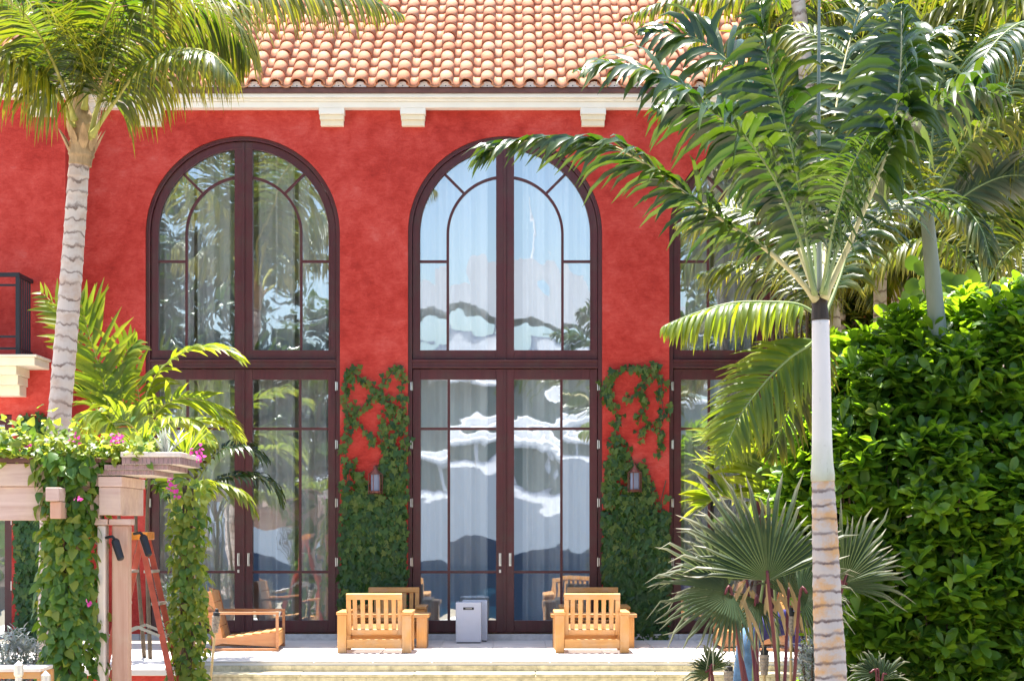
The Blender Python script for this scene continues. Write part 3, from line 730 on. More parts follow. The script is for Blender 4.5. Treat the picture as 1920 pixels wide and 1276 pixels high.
# white boxes
def white_box(px, D, hh, label, plate):
    c = at_z(px, 0, D); t = thing('white_pedestal', (c.x, c.y, .012), label, 'pedestal', 'white pedestals by the middle door')
    h = .155; obj('body', MB().box(c.x - h, c.x + h, c.y - h, c.y + h, 0.024, hh), M['box_white'], t, bevel=.008)
    obj('foot', MB().box(c.x - h + .012, c.x + h - .012, c.y - h + .012, c.y + h - .012, 0.0125, .0235), M['iron'], t)
    if plate:
        obj('label_plate', MB().box(c.x - .065, c.x + .065, c.y - h - .004, c.y - h - .0005, hh - .088, hh - .058), M['iron'], t)
        for k in range(6): obj('print', MB().box(c.x - .035 + k * .013, c.x - .026 + k * .013, c.y - h - .0055, c.y - h - .0045, hh - .077, hh - .069), M['alu'], t)
white_box(879, 24.36, .505, 'white box pedestal with a small black plate, in front', True)
white_box(890.5, 24.73, .515, 'plain white box pedestal standing behind the one with the black plate', False)

# ================================================================== LEAF SHAPES
def leaf_mesh(name, pts, fold=0.12, curl=0.0):
    """half outline [(along, halfwidth)...] -> folded leaf of unit length along +Y, facing +Z"""
    m = MB(); vs = []; at = []
    for y, hw in pts:
        z = -curl * y * y
        vs += [(-hw, y, z + fold * hw), (0, y, z), (hw, y, z + fold * hw)]; at += [y] * 3
    n = len(pts); fs = []
    for i in range(n - 1):
        a = 3 * i; fs += [(a, a + 1, a + 4, a + 3), (a + 1, a + 2, a + 5, a + 4)]
    return m.add(vs, fs, at).mesh(name, True)
LM = {}
LM['obovate'] = lambda: leaf_mesh('leaf', [(0, .02), (.25, .12), (.6, .24), (.85, .2), (1, .03)], .35, .25)
LM['heart'] = lambda: leaf_mesh('leaf', [(0, .05), (.08, .36), (.35, .42), (.7, .25), (1, .01)], .2, .3)
LM['round'] = lambda: leaf_mesh('leaf', [(0, .12), (.12, .38), (.45, .52), (.8, .4), (1, .1)], .12, .1)
LM['slim'] = lambda: leaf_mesh('leaf', [(0, .02), (.4, .13), (1, .01)], .3, .3)
def ivy_leaf():
    o = [(0, 0), (.28, -.12), (.50, .05), (.30, .30), (.42, .55), (.16, .55), (0, 1.0)]
    m = MB(); vs = [(0, .3, 0)] + [(x, y, .12 * x - .15 * y * y) for x, y in o] + [(-x, y, .12 * x - .15 * y * y) for x, y in o[-2:0:-1]]
    n = len(vs) - 1; m.add(vs, [(0, 1 + i, 1 + (i + 1) % n) for i in range(n)], [0.1] * len(vs)); return m.mesh('leaf', False)
LM['ivy'] = ivy_leaf
_lc = {}
def leafmesh(kind, mat):
    k = (kind, mat)
    if k not in _lc:
        me = LM[kind](); me.materials.append(M[mat]); _lc[k] = me
    return _lc[k]
def leaf_M(p, out, tipdir, size):
    """leaf at p, its face towards OUT, its tip towards TIPDIR"""
    y = Vector(tipdir).normalized(); z = Vector(out); z = (z - y * z.dot(y))
    if z.length < 1e-4: z = y.orthogonal()
    z.normalize(); x = y.cross(z)
    return Matrix(((x.x * size, y.x * size, z.x * size, p[0]), (x.y * size, y.y * size, z.y * size, p[1]), (x.z * size, y.z * size, z.z * size, p[2]), (0, 0, 0, 1)))
def rv(s=1.0): return Vector((rnd.uniform(-s, s), rnd.uniform(-s, s), rnd.uniform(-s, s)))
camkey = lambda m_: m_.translation.y - 0.02 * m_.translation.z + rnd.uniform(0, .05)

# ================================================================== IVY ON THE PIERS
def ivy(x0, x1, prof, strands, label, wy=0.0, nmax=5000, young=0.18, density=1.0, indiv=130):
    """prof(u, z) gives leaf cover 0..1 on the pier; strands are lists of photo points on the wall"""
    t = thing('ivy', ((x0 + x1) / 2, wy - .06, 0.0), label, 'ivy', 'ivy on the villa walls')
    old, new = [], []; st = MB(); k = 0; tries = 0
    def put(x, z, dpt, yng):
        p = Vector((x, wy - dpt, z)); out = Vector((rnd.uniform(-.8, .8), -1, rnd.uniform(-.3, 1.0))); tip = Vector((rnd.uniform(-.9, .9), -.25, -1))
        (new if rnd.random() < yng else old).append(leaf_M(p, out, tip, rnd.triangular(.035, .125, .07)))
    while k < nmax * density and tries < 90000:
        tries += 1; x = rnd.uniform(x0, x1); z = rnd.uniform(0.0, 3.5)
        if rnd.random() < prof((x - x0) / (x1 - x0), z) * min(1, max(0, 1.0 + (1.3 * noise.noise(Vector((x * 4.2, z * 3.4, wy + 2.0))) - .3) * min(1, max(0, (z - 1.25) / .5)))): put(x, z, rnd.uniform(.02, .13 if z < 1.8 else .08), young * (0.5 if z < 1.0 else 1.3 if z < 1.7 else 3.2)); k += 1
    D = 25 + wy - .04
    for s in strands:
        pts = [P(a, b, D) for a, b in s]; fine = []
        for a, b in zip(pts[:-1], pts[1:]):
            n = max(2, int((b - a).length / .03))
            for i in range(n): fine.append(a.lerp(b, i / n) + Vector((noise.noise(a * 3 + Vector((0, 0, i))) * .02, 0, noise.noise(b * 3 + Vector((i, 0, 0))) * .02)))
        fine.append(pts[-1]); st.tube(fine, .006, 5)
        for p in fine:
            for _ in range(2):
                if rnd.random() < .85: put(p.x + rnd.gauss(0, .035), p.z + rnd.gauss(0, .03), rnd.uniform(.02, .07), .65 if p.z > 2.2 else young)
    for i in range(7):
        x = x0 + (x1 - x0) * (i + .5) / 7; st.tube([Vector((x + .04 * math.sin(j * 1.7 + i), wy - .015, j * .25)) for j in range(9)], .007, 5)
    obj('stem', st, M['bark'], t)
    for lst, mat in ((old, 'leaf_ivy'), (new, 'leaf_ivyl')):
        spread_pieces('leaf', 'leaf_cover', leafmesh('ivy', mat), lst, M[mat], t, int(indiv * len(lst) / max(1, len(old) + len(new))) + 1, camkey)
def cover_a(u, z):
    top = 2.1 + .55 * math.exp(-((u - .72) / .2) ** 2) + .25 * math.sin(u * 9)
    return max(0.0, min(1, (top - z) / .55)) * (1.0 if z < 2.0 else .6) * (0.35 if (u < .06 or u > .95) else 1)
def cover_b(u, z):
    top = 1.95 + .85 * math.exp(-((u - .3) / .25) ** 2) + .2 * math.sin(u * 11 + 1)
    return max(0.0, min(1, (top - z) / .5)) * (1.0 if z < 2.0 else .65) * (0.35 if (u < .04 or u > .95) else 1)
pa = (WX[0] + RO + .01, WX[1] - RO - .01); pb = (WX[1] + RO + .01, WX[2] - RO - .01)
ivy(pa[0], pa[1], cover_a, [[(655, 695), (648, 740), (655, 790), (648, 850), (656, 910)], [(655, 693), (680, 712), (705, 735), (728, 752), (740, 775), (733, 800)], [(748, 688), (728, 705), (712, 728), (690, 752), (672, 768), (665, 790), (688, 812), (700, 830)],
     [(742, 686), (757, 700), (752, 740), (757, 790), (760, 840), (757, 880)], [(735, 750), (720, 790), (715, 830)], [(655, 690), (672, 690)]],
    'ivy with crossing runners on the pier left of the middle window')
ivy(pb[0], pb[1], cover_b, [[(1138, 760), (1135, 725), (1148, 698), (1165, 690), (1188, 686), (1207, 690), (1212, 712), (1200, 735), (1208, 760), (1198, 790)], [(1135, 715), (1140, 745), (1155, 770), (1158, 800)],
     [(1230, 690), (1242, 712), (1238, 745), (1246, 770), (1236, 800), (1243, 830), (1236, 850)], [(1200, 690), (1228, 688)], [(1224, 795), (1205, 800), (1195, 820)], [(1175, 745), (1182, 742)]],
    'ivy rising in a round loop on the pier right of the middle window')
ivy(at_z(30, 0, 24.35).x, XW - .02, lambda u, z: max(0, min(1, (2.85 - z) / .25)), [], 'dark ivy on the left wing wall beside its door', wy=WY, nmax=2200, young=.05, indiv=50)

# ================================================================== PALMS
def spline(pts, n):
    pts = [Vector(p) for p in pts]; P_ = [pts[0] * 2 - pts[1]] + pts + [pts[-1] * 2 - pts[-2]]; out = []
    segs = len(pts) - 1
    for i in range(n + 1):
        u = i / n * segs; k = min(int(u), segs - 1); f = u - k; a, b, c, d = P_[k:k + 4]
        out.append(.5 * ((2 * b) + (c - a) * f + (2 * a - 5 * b + 4 * c - d) * f * f + (3 * b - a - 3 * c + d) * f ** 3))
    return out
def leaflet_geo(p, d, wv, L, wd, droop, seg=4, curl=0.0, fold=.25):
    """one folded leaflet from p, bending under its weight"""
    vs, at = [], []; q = Vector(p); d = Vector(d).normalized(); prof = (.35, 1.0, .92, .6, .04) if seg == 4 else (.4, 1, .7, .04)
    for k in range(seg + 1):
        s = k / seg; w_ = wv - d * wv.dot(d)
        if w_.length < 1e-3: w_ = d.orthogonal()
        w_.normalize(); nrm = d.cross(w_); h = wd * prof[k]
        vs += [q - w_ * h - nrm * h * fold, q, q + w_ * h - nrm * h * fold]; at += [max(s, .01)] * 3
        d = (d + Vector((0, 0, -1)) * droop * (s + .35) / seg * 2 + w_ * curl / seg).normalized(); q = q + d * (L / seg)
    fs = []
    for k in range(seg):
        a = 3 * k; fs += [(a, a + 1, a + 4, a + 3), (a + 1, a + 2, a + 5, a + 4)]
    return vs, fs, at
def frond(palm, pts, n=50, L=.7, wd=.02, droop=.6, vee=.25, t0=.18, fwd=(.25, .9), r0=.02, mat='leaf_coco', rach='rachis', side=None, budget=None, tipk=.35, jit=.12, seg=4, sides=(-1, 1), upbias=0.0, wind=None, lv=(.82, 1.12)):
    path = spline(pts, 40); m = len(path)
    rad = [r0 * (1 - .85 * (i / (m - 1)) ** .8) for i in range(m)]; rad[0] *= 1.5; rad[1] *= 1.25
    fr = obj('frond', MB().tube(path, rad, 6), M[rach], palm, smooth=True)
    S = Vector(side) if side else None; rest = MB(); Ss = []
    for i in range(m):
        T = (path[min(i + 1, m - 1)] - path[max(i - 1, 0)]).normalized()
        if S is None:
            S = T.cross(Vector((0, 0, 1)))
            if S.length < .25: S = T.cross(Vector((0, -1, .2)))
        S = (S - T * S.dot(T)).normalized(); Ss.append((T, S.copy()))
    for i in range(n):
        t = t0 + (1 - t0) * (i + rnd.uniform(.2, .8)) / n; f = t * (m - 1); k = min(int(f), m - 2); p = path[k].lerp(path[k + 1], f - k); T, S_ = Ss[k]; Nn = S_.cross(T)
        u = (t - t0) / (1 - t0); ln = L * (math.sin(math.pi * (.16 + .78 * u)) ** .55) * (1 - (1 - tipk) * max(0, (u - .65) / .35) ** 1.5)
        a = fwd[0] + (fwd[1] - fwd[0]) * u
        for s in sides:
            d = S_ * s * math.cos(a) + T * math.sin(a) + Nn * (vee + rnd.uniform(-jit, jit)) + rv(jit) + Vector((0, 0, upbias))
            if wind: d = d.normalized() + Vector(wind) * rnd.uniform(.5, 1.5)
            l = ln * rnd.uniform(*lv)
            g_ = leaflet_geo(p, d, T + rv(.25), l, wd * rnd.uniform(.8, 1.15) * (.6 + .4 * math.sin(math.pi * min(1, .2 + u * .8))), droop * rnd.uniform(.75, 1.25), seg, rnd.uniform(-.15, .15))
            if budget and budget[0] > 0 and rnd.random() < budget[1]:
                budget[0] -= 1; obj('leaflet', MB().add(*g_), M[mat], fr, smooth=True)
            else: rest.add(*g_)
    if rest.v: tag(obj('leaflets', rest, M[mat], fr, smooth=True), kind='stuff')
    return fr
def trunk(palm, pts, r0, r1, mat, ring, amp=.05, n=90, name='trunk', bulge=None):
    path = spline(pts, n); L = 0; rad = []; al = []
    for i, p in enumerate(path):
        if i: L += (p - path[i - 1]).length
        al.append(L)
    for i in range(n + 1):
        u = i / n; r = r0 + (r1 - r0) * u
        if bulge: r *= bulge(u)
        ph = (al[i] / ring) % 1.0; rad.append(r * (1 + amp * (1 - ph) ** 3 + .02 * noise.noise(Vector((al[i] * 4, r0 * 50, 0)))))
    return obj(name, MB().tube(path, rad, 18, att=[a + .001 for a in al]), M[mat], palm, smooth=True)
def fp(D0, pts):   # frond path from photo points; each (px, py) or (px, py, extra depth)
    return [P(p[0], p[1], D0 + (p[2] if len(p) > 2 else 0)) for p in pts]

# ---- coconut palm on the left
D = 19.0; b = at_z(92, GZ, D)
coco = thing('coconut_palm', b, 'tall coconut palm with ringed pale trunk on the left, behind the pergola', 'palm tree')
trunk(coco, [b, P(97, 1000, D), P(108, 830, D), P(119, 690, D), P(130, 560, D), P(140, 430, D), P(146, 340, D), P(151, 285, D)], .118, .094, 'trunk_a', .165, .07, 200)
trunk(coco, [P(150, 310, D), P(153, 285, D), P(157, 258, D), P(155, 235, D), P(152, 205, D), P(150, 175, D)], .099, .066, 'boot', .09, .12, 40, 'crown_boots', lambda u: 1 + .42 * math.sin(math.pi * min(1, u * 1.15)))
for a in range(9):
    an = a * .7; px = 153 + 24 * math.cos(an); q = P(px, 262 - 6 * (a % 4), D - .12 * math.sin(an))
    e = q + Vector((math.cos(an) * .1, -math.sin(an) * .1, rnd.uniform(.04, .16))); obj('leaf_base', MB().add(*leaflet_geo(q - Vector((0, 0, .14)), e - q + Vector((0, 0, .12)), Vector((-math.sin(an), -math.cos(an), 0)), .26, .045, .05)), M['boot'], coco)
bud = [300, .42]
CF = [ # path, leaflets, length, droop, vee
    ([(168, 262, -.1), (180, 210, -.15), (205, 130, -.25), (245, 60, -.3), (310, 12, -.3), (385, 12, -.25), (440, 60, -.2), (470, 110, -.1)], 62, 1.05, 1.9, .1),
    ([(170, 245, .1), (195, 170, .2), (250, 70, .35), (340, -20, .5), (450, -45, .6), (560, -40, .7), (660, -20, .8), (750, 25, .9)], 70, .95, 1.5, .12),
    ([(138, 240, -.1), (112, 185, -.15), (72, 132, -.2), (25, 98, -.3), (-30, 92, -.35), (-90, 120, -.4)], 56, .85, 1.8, .1),
    ([(148, 200, 0), (141, 130, -.05), (130, 60, -.1), (118, 0, -.2), (100, -80, -.3), (70, -150, -.5)], 60, .8, .85, .35),
    ([(145, 215, .1), (120, 140, .2), (70, 50, .4), (0, -10, .6), (-90, -40, .8), (-170, -30, 1.0)], 60, .9, 1.2, .2),
    ([(158, 190, .1), (168, 110, .3), (195, 20, .6), (250, -60, .9), (330, -110, 1.2)], 56, .9, .9, .3),
    ([(150, 185, .2), (155, 90, .5), (160, -20, .9), (180, -130, 1.3)], 50, .85, .7, .35),
    ([(172, 255, -.15), (212, 195, -.3), (262, 130, -.5), (330, 95, -.75), (395, 100, -1.0), (440, 150, -1.1)], 46, .66, 1.9, .05),
    ([(140, 225, -.15), (118, 160, -.4), (82, 80, -.8), (40, 20, -1.2), (-10, -10, -1.5)], 48, .8, 1.3, .2),
    ([(158, 205, -.1), (172, 120, -.3), (200, 40, -.7), (235, -30, -1.1), (300, -70, -1.5)], 50, .85, 1.2, .2),
    ([(170, 235, .2), (215, 130, .6), (300, 30, 1.2), (410, -30, 1.8), (520, -40, 2.2), (620, 0, 2.5)], 60, .95, 1.4, .1),
]
for pth, n, L, dr, ve in CF:
    frond(coco, fp(D, pth), int(n * 1.5), L, .017, dr, ve, .2, (.15, .85), .026, 'leaf_coco', 'rachis', None, bud)

# ---- two clumping palms in the bed behind the pergola
def clump(name, label, cat, base, fr, D, mat='leaf_areca', rach='rachis', stems=(), group=None, budget=None):
    t = thing(name, base, label, cat, group)
    for s in stems: obj('stem', MB().tube(spline(s[0], 14), [s[1] * (1 - .4 * i / 14) for i in range(15)], 8), M[s[2]], t, smooth=True)
    for f in fr:
        kw = dict(n=24, L=.55, wd=.034, droop=.35, vee=.35, t0=.25, fwd=(.35, 1.0), r0=.014, mat=mat, rach=rach, budget=budget, tipk=.55); kw.update(f[1] if len(f) > 1 else {})
        frond(t, fp(D, f[0]), **kw)
    return t
D = 21.6; base = at_z(250, .001, D)
mp_stems = [([base + Vector((dx, dy, 0)), P(px, 1000, D), P(px2, 830, D)], .024, 'bark') for dx, dy, px, px2 in ((-.1, 0, 225, 210), (.1, .1, 255, 262), (.2, -.1, 275, 285))]
clump('clumping_palm', 'bright green palm with broad leaflets between the left trunk and the left window', 'palm', base, [
    ([(215, 830), (205, 770), (190, 700), (165, 620), (150, 560)], dict(L=.62, wd=.042, side=(1, .25, 0), droop=.22, n=20, fwd=(.6, 1.15))),
    ([(262, 850), (270, 760), (295, 700), (345, 660), (405, 652), (452, 672)], dict(L=.52, side=(.1, -.3, 1), droop=.5, n=22, vee=.1)),
    ([(262, 840), (280, 790), (320, 752), (370, 748), (415, 775), (440, 815)], dict(L=.5, side=(.1, -.5, .8), droop=.35, n=24, vee=.1)),
    ([(250, 850), (240, 790), (225, 730), (232, 670), (255, 640)], dict(L=.48, side=(1, -.5, .2), droop=.5, n=18, wd=.036)),
    ([(200, 840, .3), (180, 760, .3), (150, 650, .4), (120, 590, .5), (75, 545, .6)], dict(L=.4, n=16, droop=.2, side=(.4, 0, 1))),
    ([(240, 850, -.2), (215, 800, -.3), (185, 770, -.4), (160, 780, -.5)], dict(L=.5, n=18, droop=.9, side=(.2, -1, .3))),
    ([(270, 850, -.2), (300, 800, -.3), (345, 790, -.4), (400, 830, -.5)], dict(L=.42, n=18, droop=.9)),
    ([(255, 850, .1), (262, 790, .1), (255, 720, .2), (220, 690, .3)], dict(L=.5, n=18, droop=.6)),
    ([(230, 850, .2), (200, 790, .3), (165, 745, .4), (150, 720, .4)], dict(L=.5, n=16, droop=.5)),
    ([(290, 850, .2), (330, 800, .3), (395, 790, .4), (450, 820, .4)], dict(L=.45, n=18, droop=.7)),
    ([(270, 850, 0), (262, 815, -.1), (235, 790, -.2), (200, 790, -.3)], dict(L=.5, n=18, droop=.8)),
], D, stems=mp_stems, budget=[260, .8])
# the slender palm in the pot by the left window
D = 23.55; base = at_z(338, 0.012, D)
pot = thing('plant_pot', base, 'tall tapered slatted plant pot at the foot of the left window', 'pot')
for k in range(6):
    z0, z1 = .006 + k * .068, .006 + k * .068 + .062; r0 = .085 + .075 * (k / 6); r1 = .085 + .075 * ((k + .9) / 6)
    obj('pot_band', MB().lathe(base, [(r0, z0), (r1, z1)], 14), M['pot'], pot)
obj('pot_rim', MB().lathe(base, [(.165, .412), (.18, .414), (.18, .44), (.14, .44), (.14, .416)], 16), M['pot'], pot)
obj('potting_soil', MB().lathe(base, [(.05, .40), (.139, .405), (.02, .41)], 14), M['soil'], pot)
b2 = base + Vector((0, 0, .41))
clump('potted_palm', 'slender arching palm growing from the tapered pot by the left window', 'palm', b2, [
    ([(332, 980), (345, 935), (380, 912), (425, 908), (462, 930), (482, 965)], dict(L=.36, n=26, wd=.026, side=(.1, -.4, 1), droop=.75, vee=.0, mat='leaf_areca')),
    ([(332, 975, .1), (380, 915, .2), (440, 890, .3), (500, 900, .35), (528, 945, .4)], dict(L=.42, n=28, wd=.024, droop=1.1, mat='leaf_royal')),
    ([(330, 975), (320, 920), (325, 870), (360, 835), (400, 830)], dict(L=.36, n=22, droop=.8)),
    ([(330, 975), (310, 925), (285, 905), (262, 915)], dict(L=.32, n=18, droop=1.2, mat='leaf_royal')),
    ([(333, 975, -.1), (350, 930, -.2), (372, 905, -.35), (392, 925, -.45)], dict(L=.3, n=18, droop=1.1)),
    ([(333, 975, .1), (395, 860, .25), (450, 835, .3), (500, 860, .35)], dict(L=.4, n=24, wd=.022, droop=1.0, mat='leaf_royal')),
], D, stems=[([b2, P(326, 1100, D), P(332, 1020, D), P(334, 970, D)], .03, 'rachis'), ([b2 + Vector((.04, 0, 0)), P(337, 1100, D), P(345, 1020, D), P(340, 968, D)], .022, 'rachisg')], budget=[120, .6])

# ---- royal palm in front on the right
D = 14.0; b = at_z(1562, GZ, D)
royal = thing('royal_palm', b, 'palm with ringed orange trunk and smooth white crownshaft in front of the hedge', 'palm tree')
trunk(royal, [b, P(1558, 1276, D), P(1552, 1150, D), P(1547, 1000, D), P(1543, 900, D)], .125, .078, 'trunk_b', .10, .05, 160)
trunk(royal, [P(1543, 902, D), P(1542, 870, D), P(1541, 800, D), P(1540, 700, D), P(1538, 596, D)], .0795, .060, 'shaftg', 9.0, .0, 40, 'crownshaft', lambda u: 1 + .10 * math.exp(-((u - .12) / .14) ** 2))
trunk(royal, [P(1538, 600, D), P(1537, 575, D), P(1536, 548, D)], .0615, .050, 'shaftdark', .2, .05, 16, 'dark_sheath')
obj('spear_leaf', MB().tube(spline([P(1537, 550, D), P(1535, 380, D), P(1535, 200, D), P(1536, 0, D), P(1537, -120, D)], 20), [.02 - .0007 * i for i in range(21)], 8), M['shaft2'], royal, smooth=True)
bud = [300, .34]
RF = [
  ([(1530, 562, -.05), (1490, 515, -.15), (1430, 462, -.3), (1360, 415, -.45), (1290, 365, -.55), (1220, 312, -.65), (1140, 272, -.75), (1050, 258, -.85), (960, 268, -.95), (905, 292, -1.0)], dict(n=84, L=.46, droop=1.0, vee=.3, fwd=(.75, 1.3), wd=.022, t0=.2, r0=.022, tipk=.8, wind=(-.3, 0, -.05))),
  ([(1545, 560, -.05), (1575, 495, -.1), (1615, 405, -.2), (1655, 310, -.3), (1680, 210, -.35), (1690, 110, -.35), (1690, 20, -.3)], dict(n=38, L=.5, droop=1.1, vee=.1, t0=.46, wd=.036, r0=.026, side=(.8, -.7, .1), lv=(.7, 1.1))),
  ([(1530, 555, .05), (1518, 480, .05), (1505, 390, .0), (1488, 290, -.1), (1462, 190, -.15), (1435, 90, -.2), (1425, -20, -.2)], dict(n=42, L=.52, droop=.9, vee=.05, wd=.036, side=(.8, -.7, .1), t0=.2, lv=(.7, 1.1), rach='rachisg')),
  ([(1530, 555, .1), (1490, 450, .2), (1430, 330, .3), (1350, 220, .4), (1260, 150, .45), (1170, 122, .5), (1090, 132, .55)], dict(n=46, L=.52, droop=1.0, vee=.2, wd=.03, t0=.3)),
  ([(1545, 555, .1), (1590, 470, .3), (1650, 400, .6), (1730, 370, .9), (1800, 400, 1.1)], dict(n=44, L=.45, droop=1.0, vee=.2, wd=.022)),
  ([(1540, 550, -.1), (1560, 440, -.4), (1590, 330, -.8), (1630, 250, -1.2)], dict(n=44, L=.42, droop=1.1, vee=.2, wd=.014, side=(.6, -.8, .2), t0=.3, rach='rachisg', r0=.012)),
  ([(1528, 552, -.1), (1500, 450, -.3), (1455, 340, -.5), (1390, 250, -.7), (1310, 200, -.9), (1230, 200, -1.0)], dict(n=40, L=.52, droop=1.2, wd=.033, t0=.3, rach='rachisg', r0=.016)),
  ([(1545, 552, -.1), (1580, 440, -.2), (1640, 320, -.3), (1720, 220, -.4), (1810, 170, -.5), (1890, 180, -.6)], dict(n=40, L=.52, droop=1.1, wd=.033, t0=.3, rach='rachisg', r0=.016)),
  ([(1535, 552, .2), (1520, 420, .4), (1480, 280, .6), (1400, 150, .8), (1300, 70, 1.0), (1200, 60, 1.1)], dict(n=42, L=.56, droop=1.0, wd=.033, t0=.25, rach='rachisg', r0=.016)),
  ([(1542, 552, .2), (1570, 400, .4), (1620, 240, .6), (1700, 110, .8), (1790, 40, 1.0)], dict(n=40, L=.55, droop=1.0, wd=.042, t0=.25, rach='rachisg', r0=.016)),
  ([(1540, 550, .1), (1550, 420, .5), (1560, 260, .9), (1590, 90, 1.3), (1640, -30, 1.6)], dict(n=40, L=.5, droop=.9, vee=.25, wd=.03)),
]
for k, (pth, kw) in enumerate(RF):
    a = dict(mat='leaf_royal', rach='rachisp', budget=bud, jit=.3, wind=(-.28, 0, .06), lv=(.55, 1.2)); a.update(kw); frond(royal, fp(D, pth), **a)

# ---- feather palms behind on the right
def feather(px, py, D, label, fr, shaft=None, mat='leaf_back', tr=.08, base_px=None, defaults=None):
    b = at_z(base_px or px, GZ, D); t = thing('feather_palm', b, label, 'palm tree', 'feather palms behind the hedge')
    top = P(px, py, D)
    if shaft:
        s0 = P(shaft[0], shaft[1], D); trunk(t, [b, b.lerp(s0, .5), s0], tr * 1.25, tr * 1.1, 'trunk_a', .12, .05, 60)
        trunk(t, [s0, s0.lerp(top, .5), top], tr * 1.12, tr * .75, 'shaft2', .9, 0, 20, 'crownshaft')
    else: trunk(t, [b, b.lerp(top, .5), top], tr * 1.2, tr * .8, 'trunk_a', .12, .05, 60)
    for f in fr:
        a = dict(n=46, L=.5, wd=.02, droop=1.2, vee=.15, t0=.18, r0=.018, mat=mat, rach='rachisg'); a.update(defaults or {}); a.update(f[1] if len(f) > 1 else {})
        frond(t, [top] + fp(D, f[0]), **a)
    return t
feather(1544, 600, 16.2, 'feather palm with drooping yellow green fronds just behind the white crownshaft', [
    ([(1500, 572), (1440, 566), (1370, 568), (1300, 588), (1245, 610)], dict(L=.44, droop=2.3, n=46, vee=.05, tipk=.6, mat='leaf_areca')),
    ([(1525, 640), (1480, 672), (1430, 722), (1385, 785), (1350, 868)], dict(L=.5, droop=.5, n=56, side=(.6, -.3, -.7), vee=.0, fwd=(.45, .8), mat='leaf_areca')),
    ([(1530, 660, .2), (1500, 720, .4), (1470, 790, .6), (1440, 860, .7)], dict(L=.45, droop=.9, n=44)),
    ([(1575, 520, .2), (1600, 440, .4), (1640, 370, .6), (1700, 330, .8)], dict()),
    ([(1530, 520, .3), (1480, 450, .6), (1410, 400, .9), (1330, 390, 1.1), (1270, 420, 1.2)], dict(L=.55, droop=1.3, n=52)),
    ([(1520, 545, .4), (1450, 505, .8), (1380, 490, 1.1), (1310, 515, 1.3)], dict(L=.5, droop=1.4, n=50)),
    ([(1545, 500, .3), (1525, 400, .7), (1480, 300, 1.0), (1420, 240, 1.2), (1350, 230, 1.3)], dict(L=.55, n=52)),
], mat='leaf_coco', base_px=1549, tr=.06)
feather(1737, 392, 17.3, 'feather palm with grey green crownshaft rising out of the hedge', [
    ([(1780, 385), (1830, 352), (1885, 330), (1950, 330)], dict(L=.42, droop=.5, side=(.3, -.3, 1), mat='leaf_fan', vee=.1, n=40, fwd=(.7, 1.1))),
    ([(1700, 320, -.2), (1668, 240, -.4), (1655, 150, -.5), (1665, 50, -.6), (1690, -30, -.6)], dict(L=.5, mat='leaf_royal', wd=.026)),
    ([(1745, 300, .1), (1755, 200, .2), (1780, 100, .3), (1820, 10, .4)], dict(L=.55, mat='leaf_royal')),
    ([(1700, 370, .2), (1650, 380, .4), (1600, 430, .6), (1570, 500, .7)], dict(L=.5, droop=1.5)),
    ([(1690, 420), (1640, 440), (1580, 455), (1500, 440)], dict(L=.4, droop=.9)),
    ([(1790, 300, -.2), (1850, 230, -.4), (1920, 200, -.6), (1990, 210, -.7)], dict(L=.5)),
    ([(1710, 300, .3), (1660, 200, .6), (1590, 110, .9), (1510, 60, 1.1), (1430, 70, 1.2)], dict(L=.55, n=54)),
    ([(1760, 370, -.2), (1800, 380, -.5), (1840, 430, -.7), (1860, 500, -.8)], dict(L=.38, droop=1.6)),
    ([(1720, 360, -.3), (1680, 300, -.6), (1640, 290, -.9), (1590, 330, -1.1)], dict(L=.42, droop=1.1)),
], shaft=(1762, 660), tr=.075)
feather(1848, 545, 19.3, 'thin trunked feather palm above the hedge near the right edge', [
    ([(1835, 470), (1820, 400), (1800, 320), (1770, 240), (1720, 180)], dict(n=50, L=.6, t0=.35)),
    ([(1855, 460), (1870, 380), (1900, 310), (1950, 270)], dict(n=46, L=.6, t0=.3)),
    ([(1820, 500), (1780, 460), (1720, 450), (1660, 480), (1620, 540)], dict(n=48, L=.55, droop=1.6)),
    ([(1870, 500), (1910, 460), (1960, 470), (2000, 520)], dict(n=40, L=.5, droop=1.6)),
    ([(1845, 480), (1845, 380, .3), (1855, 280, .6), (1885, 170, .8), (1930, 80, 1)], dict(n=52, L=.6)),
    ([(1830, 490, .3), (1790, 400, .6), (1740, 330, .9), (1670, 300, 1.1), (1600, 330, 1.3)], dict(n=52, L=.6)),
], tr=.06)
feather(1990, 60, 17.5, 'feather palm off the right edge whose fronds hang into the upper corner', [
    ([(1930, 20), (1860, 0), (1780, 10), (1710, 50)], dict(L=.62, n=54, mat='leaf_back')),
    ([(1940, 80), (1890, 100), (1840, 160), (1810, 240)], dict(L=.6, n=50)),
    ([(1960, 130), (1930, 190), (1900, 280), (1890, 370)], dict(L=.55, n=46)),
    ([(1930, -20), (1850, -60), (1750, -60), (1650, -20), (1580, 50)], dict(L=.7, n=60)),
    ([(1945, 40, -.4), (1900, 50, -.8), (1850, 100, -1.2), (1820, 170, -1.4)], dict(L=.55, n=46, mat='leaf_royal')),
], tr=.1)
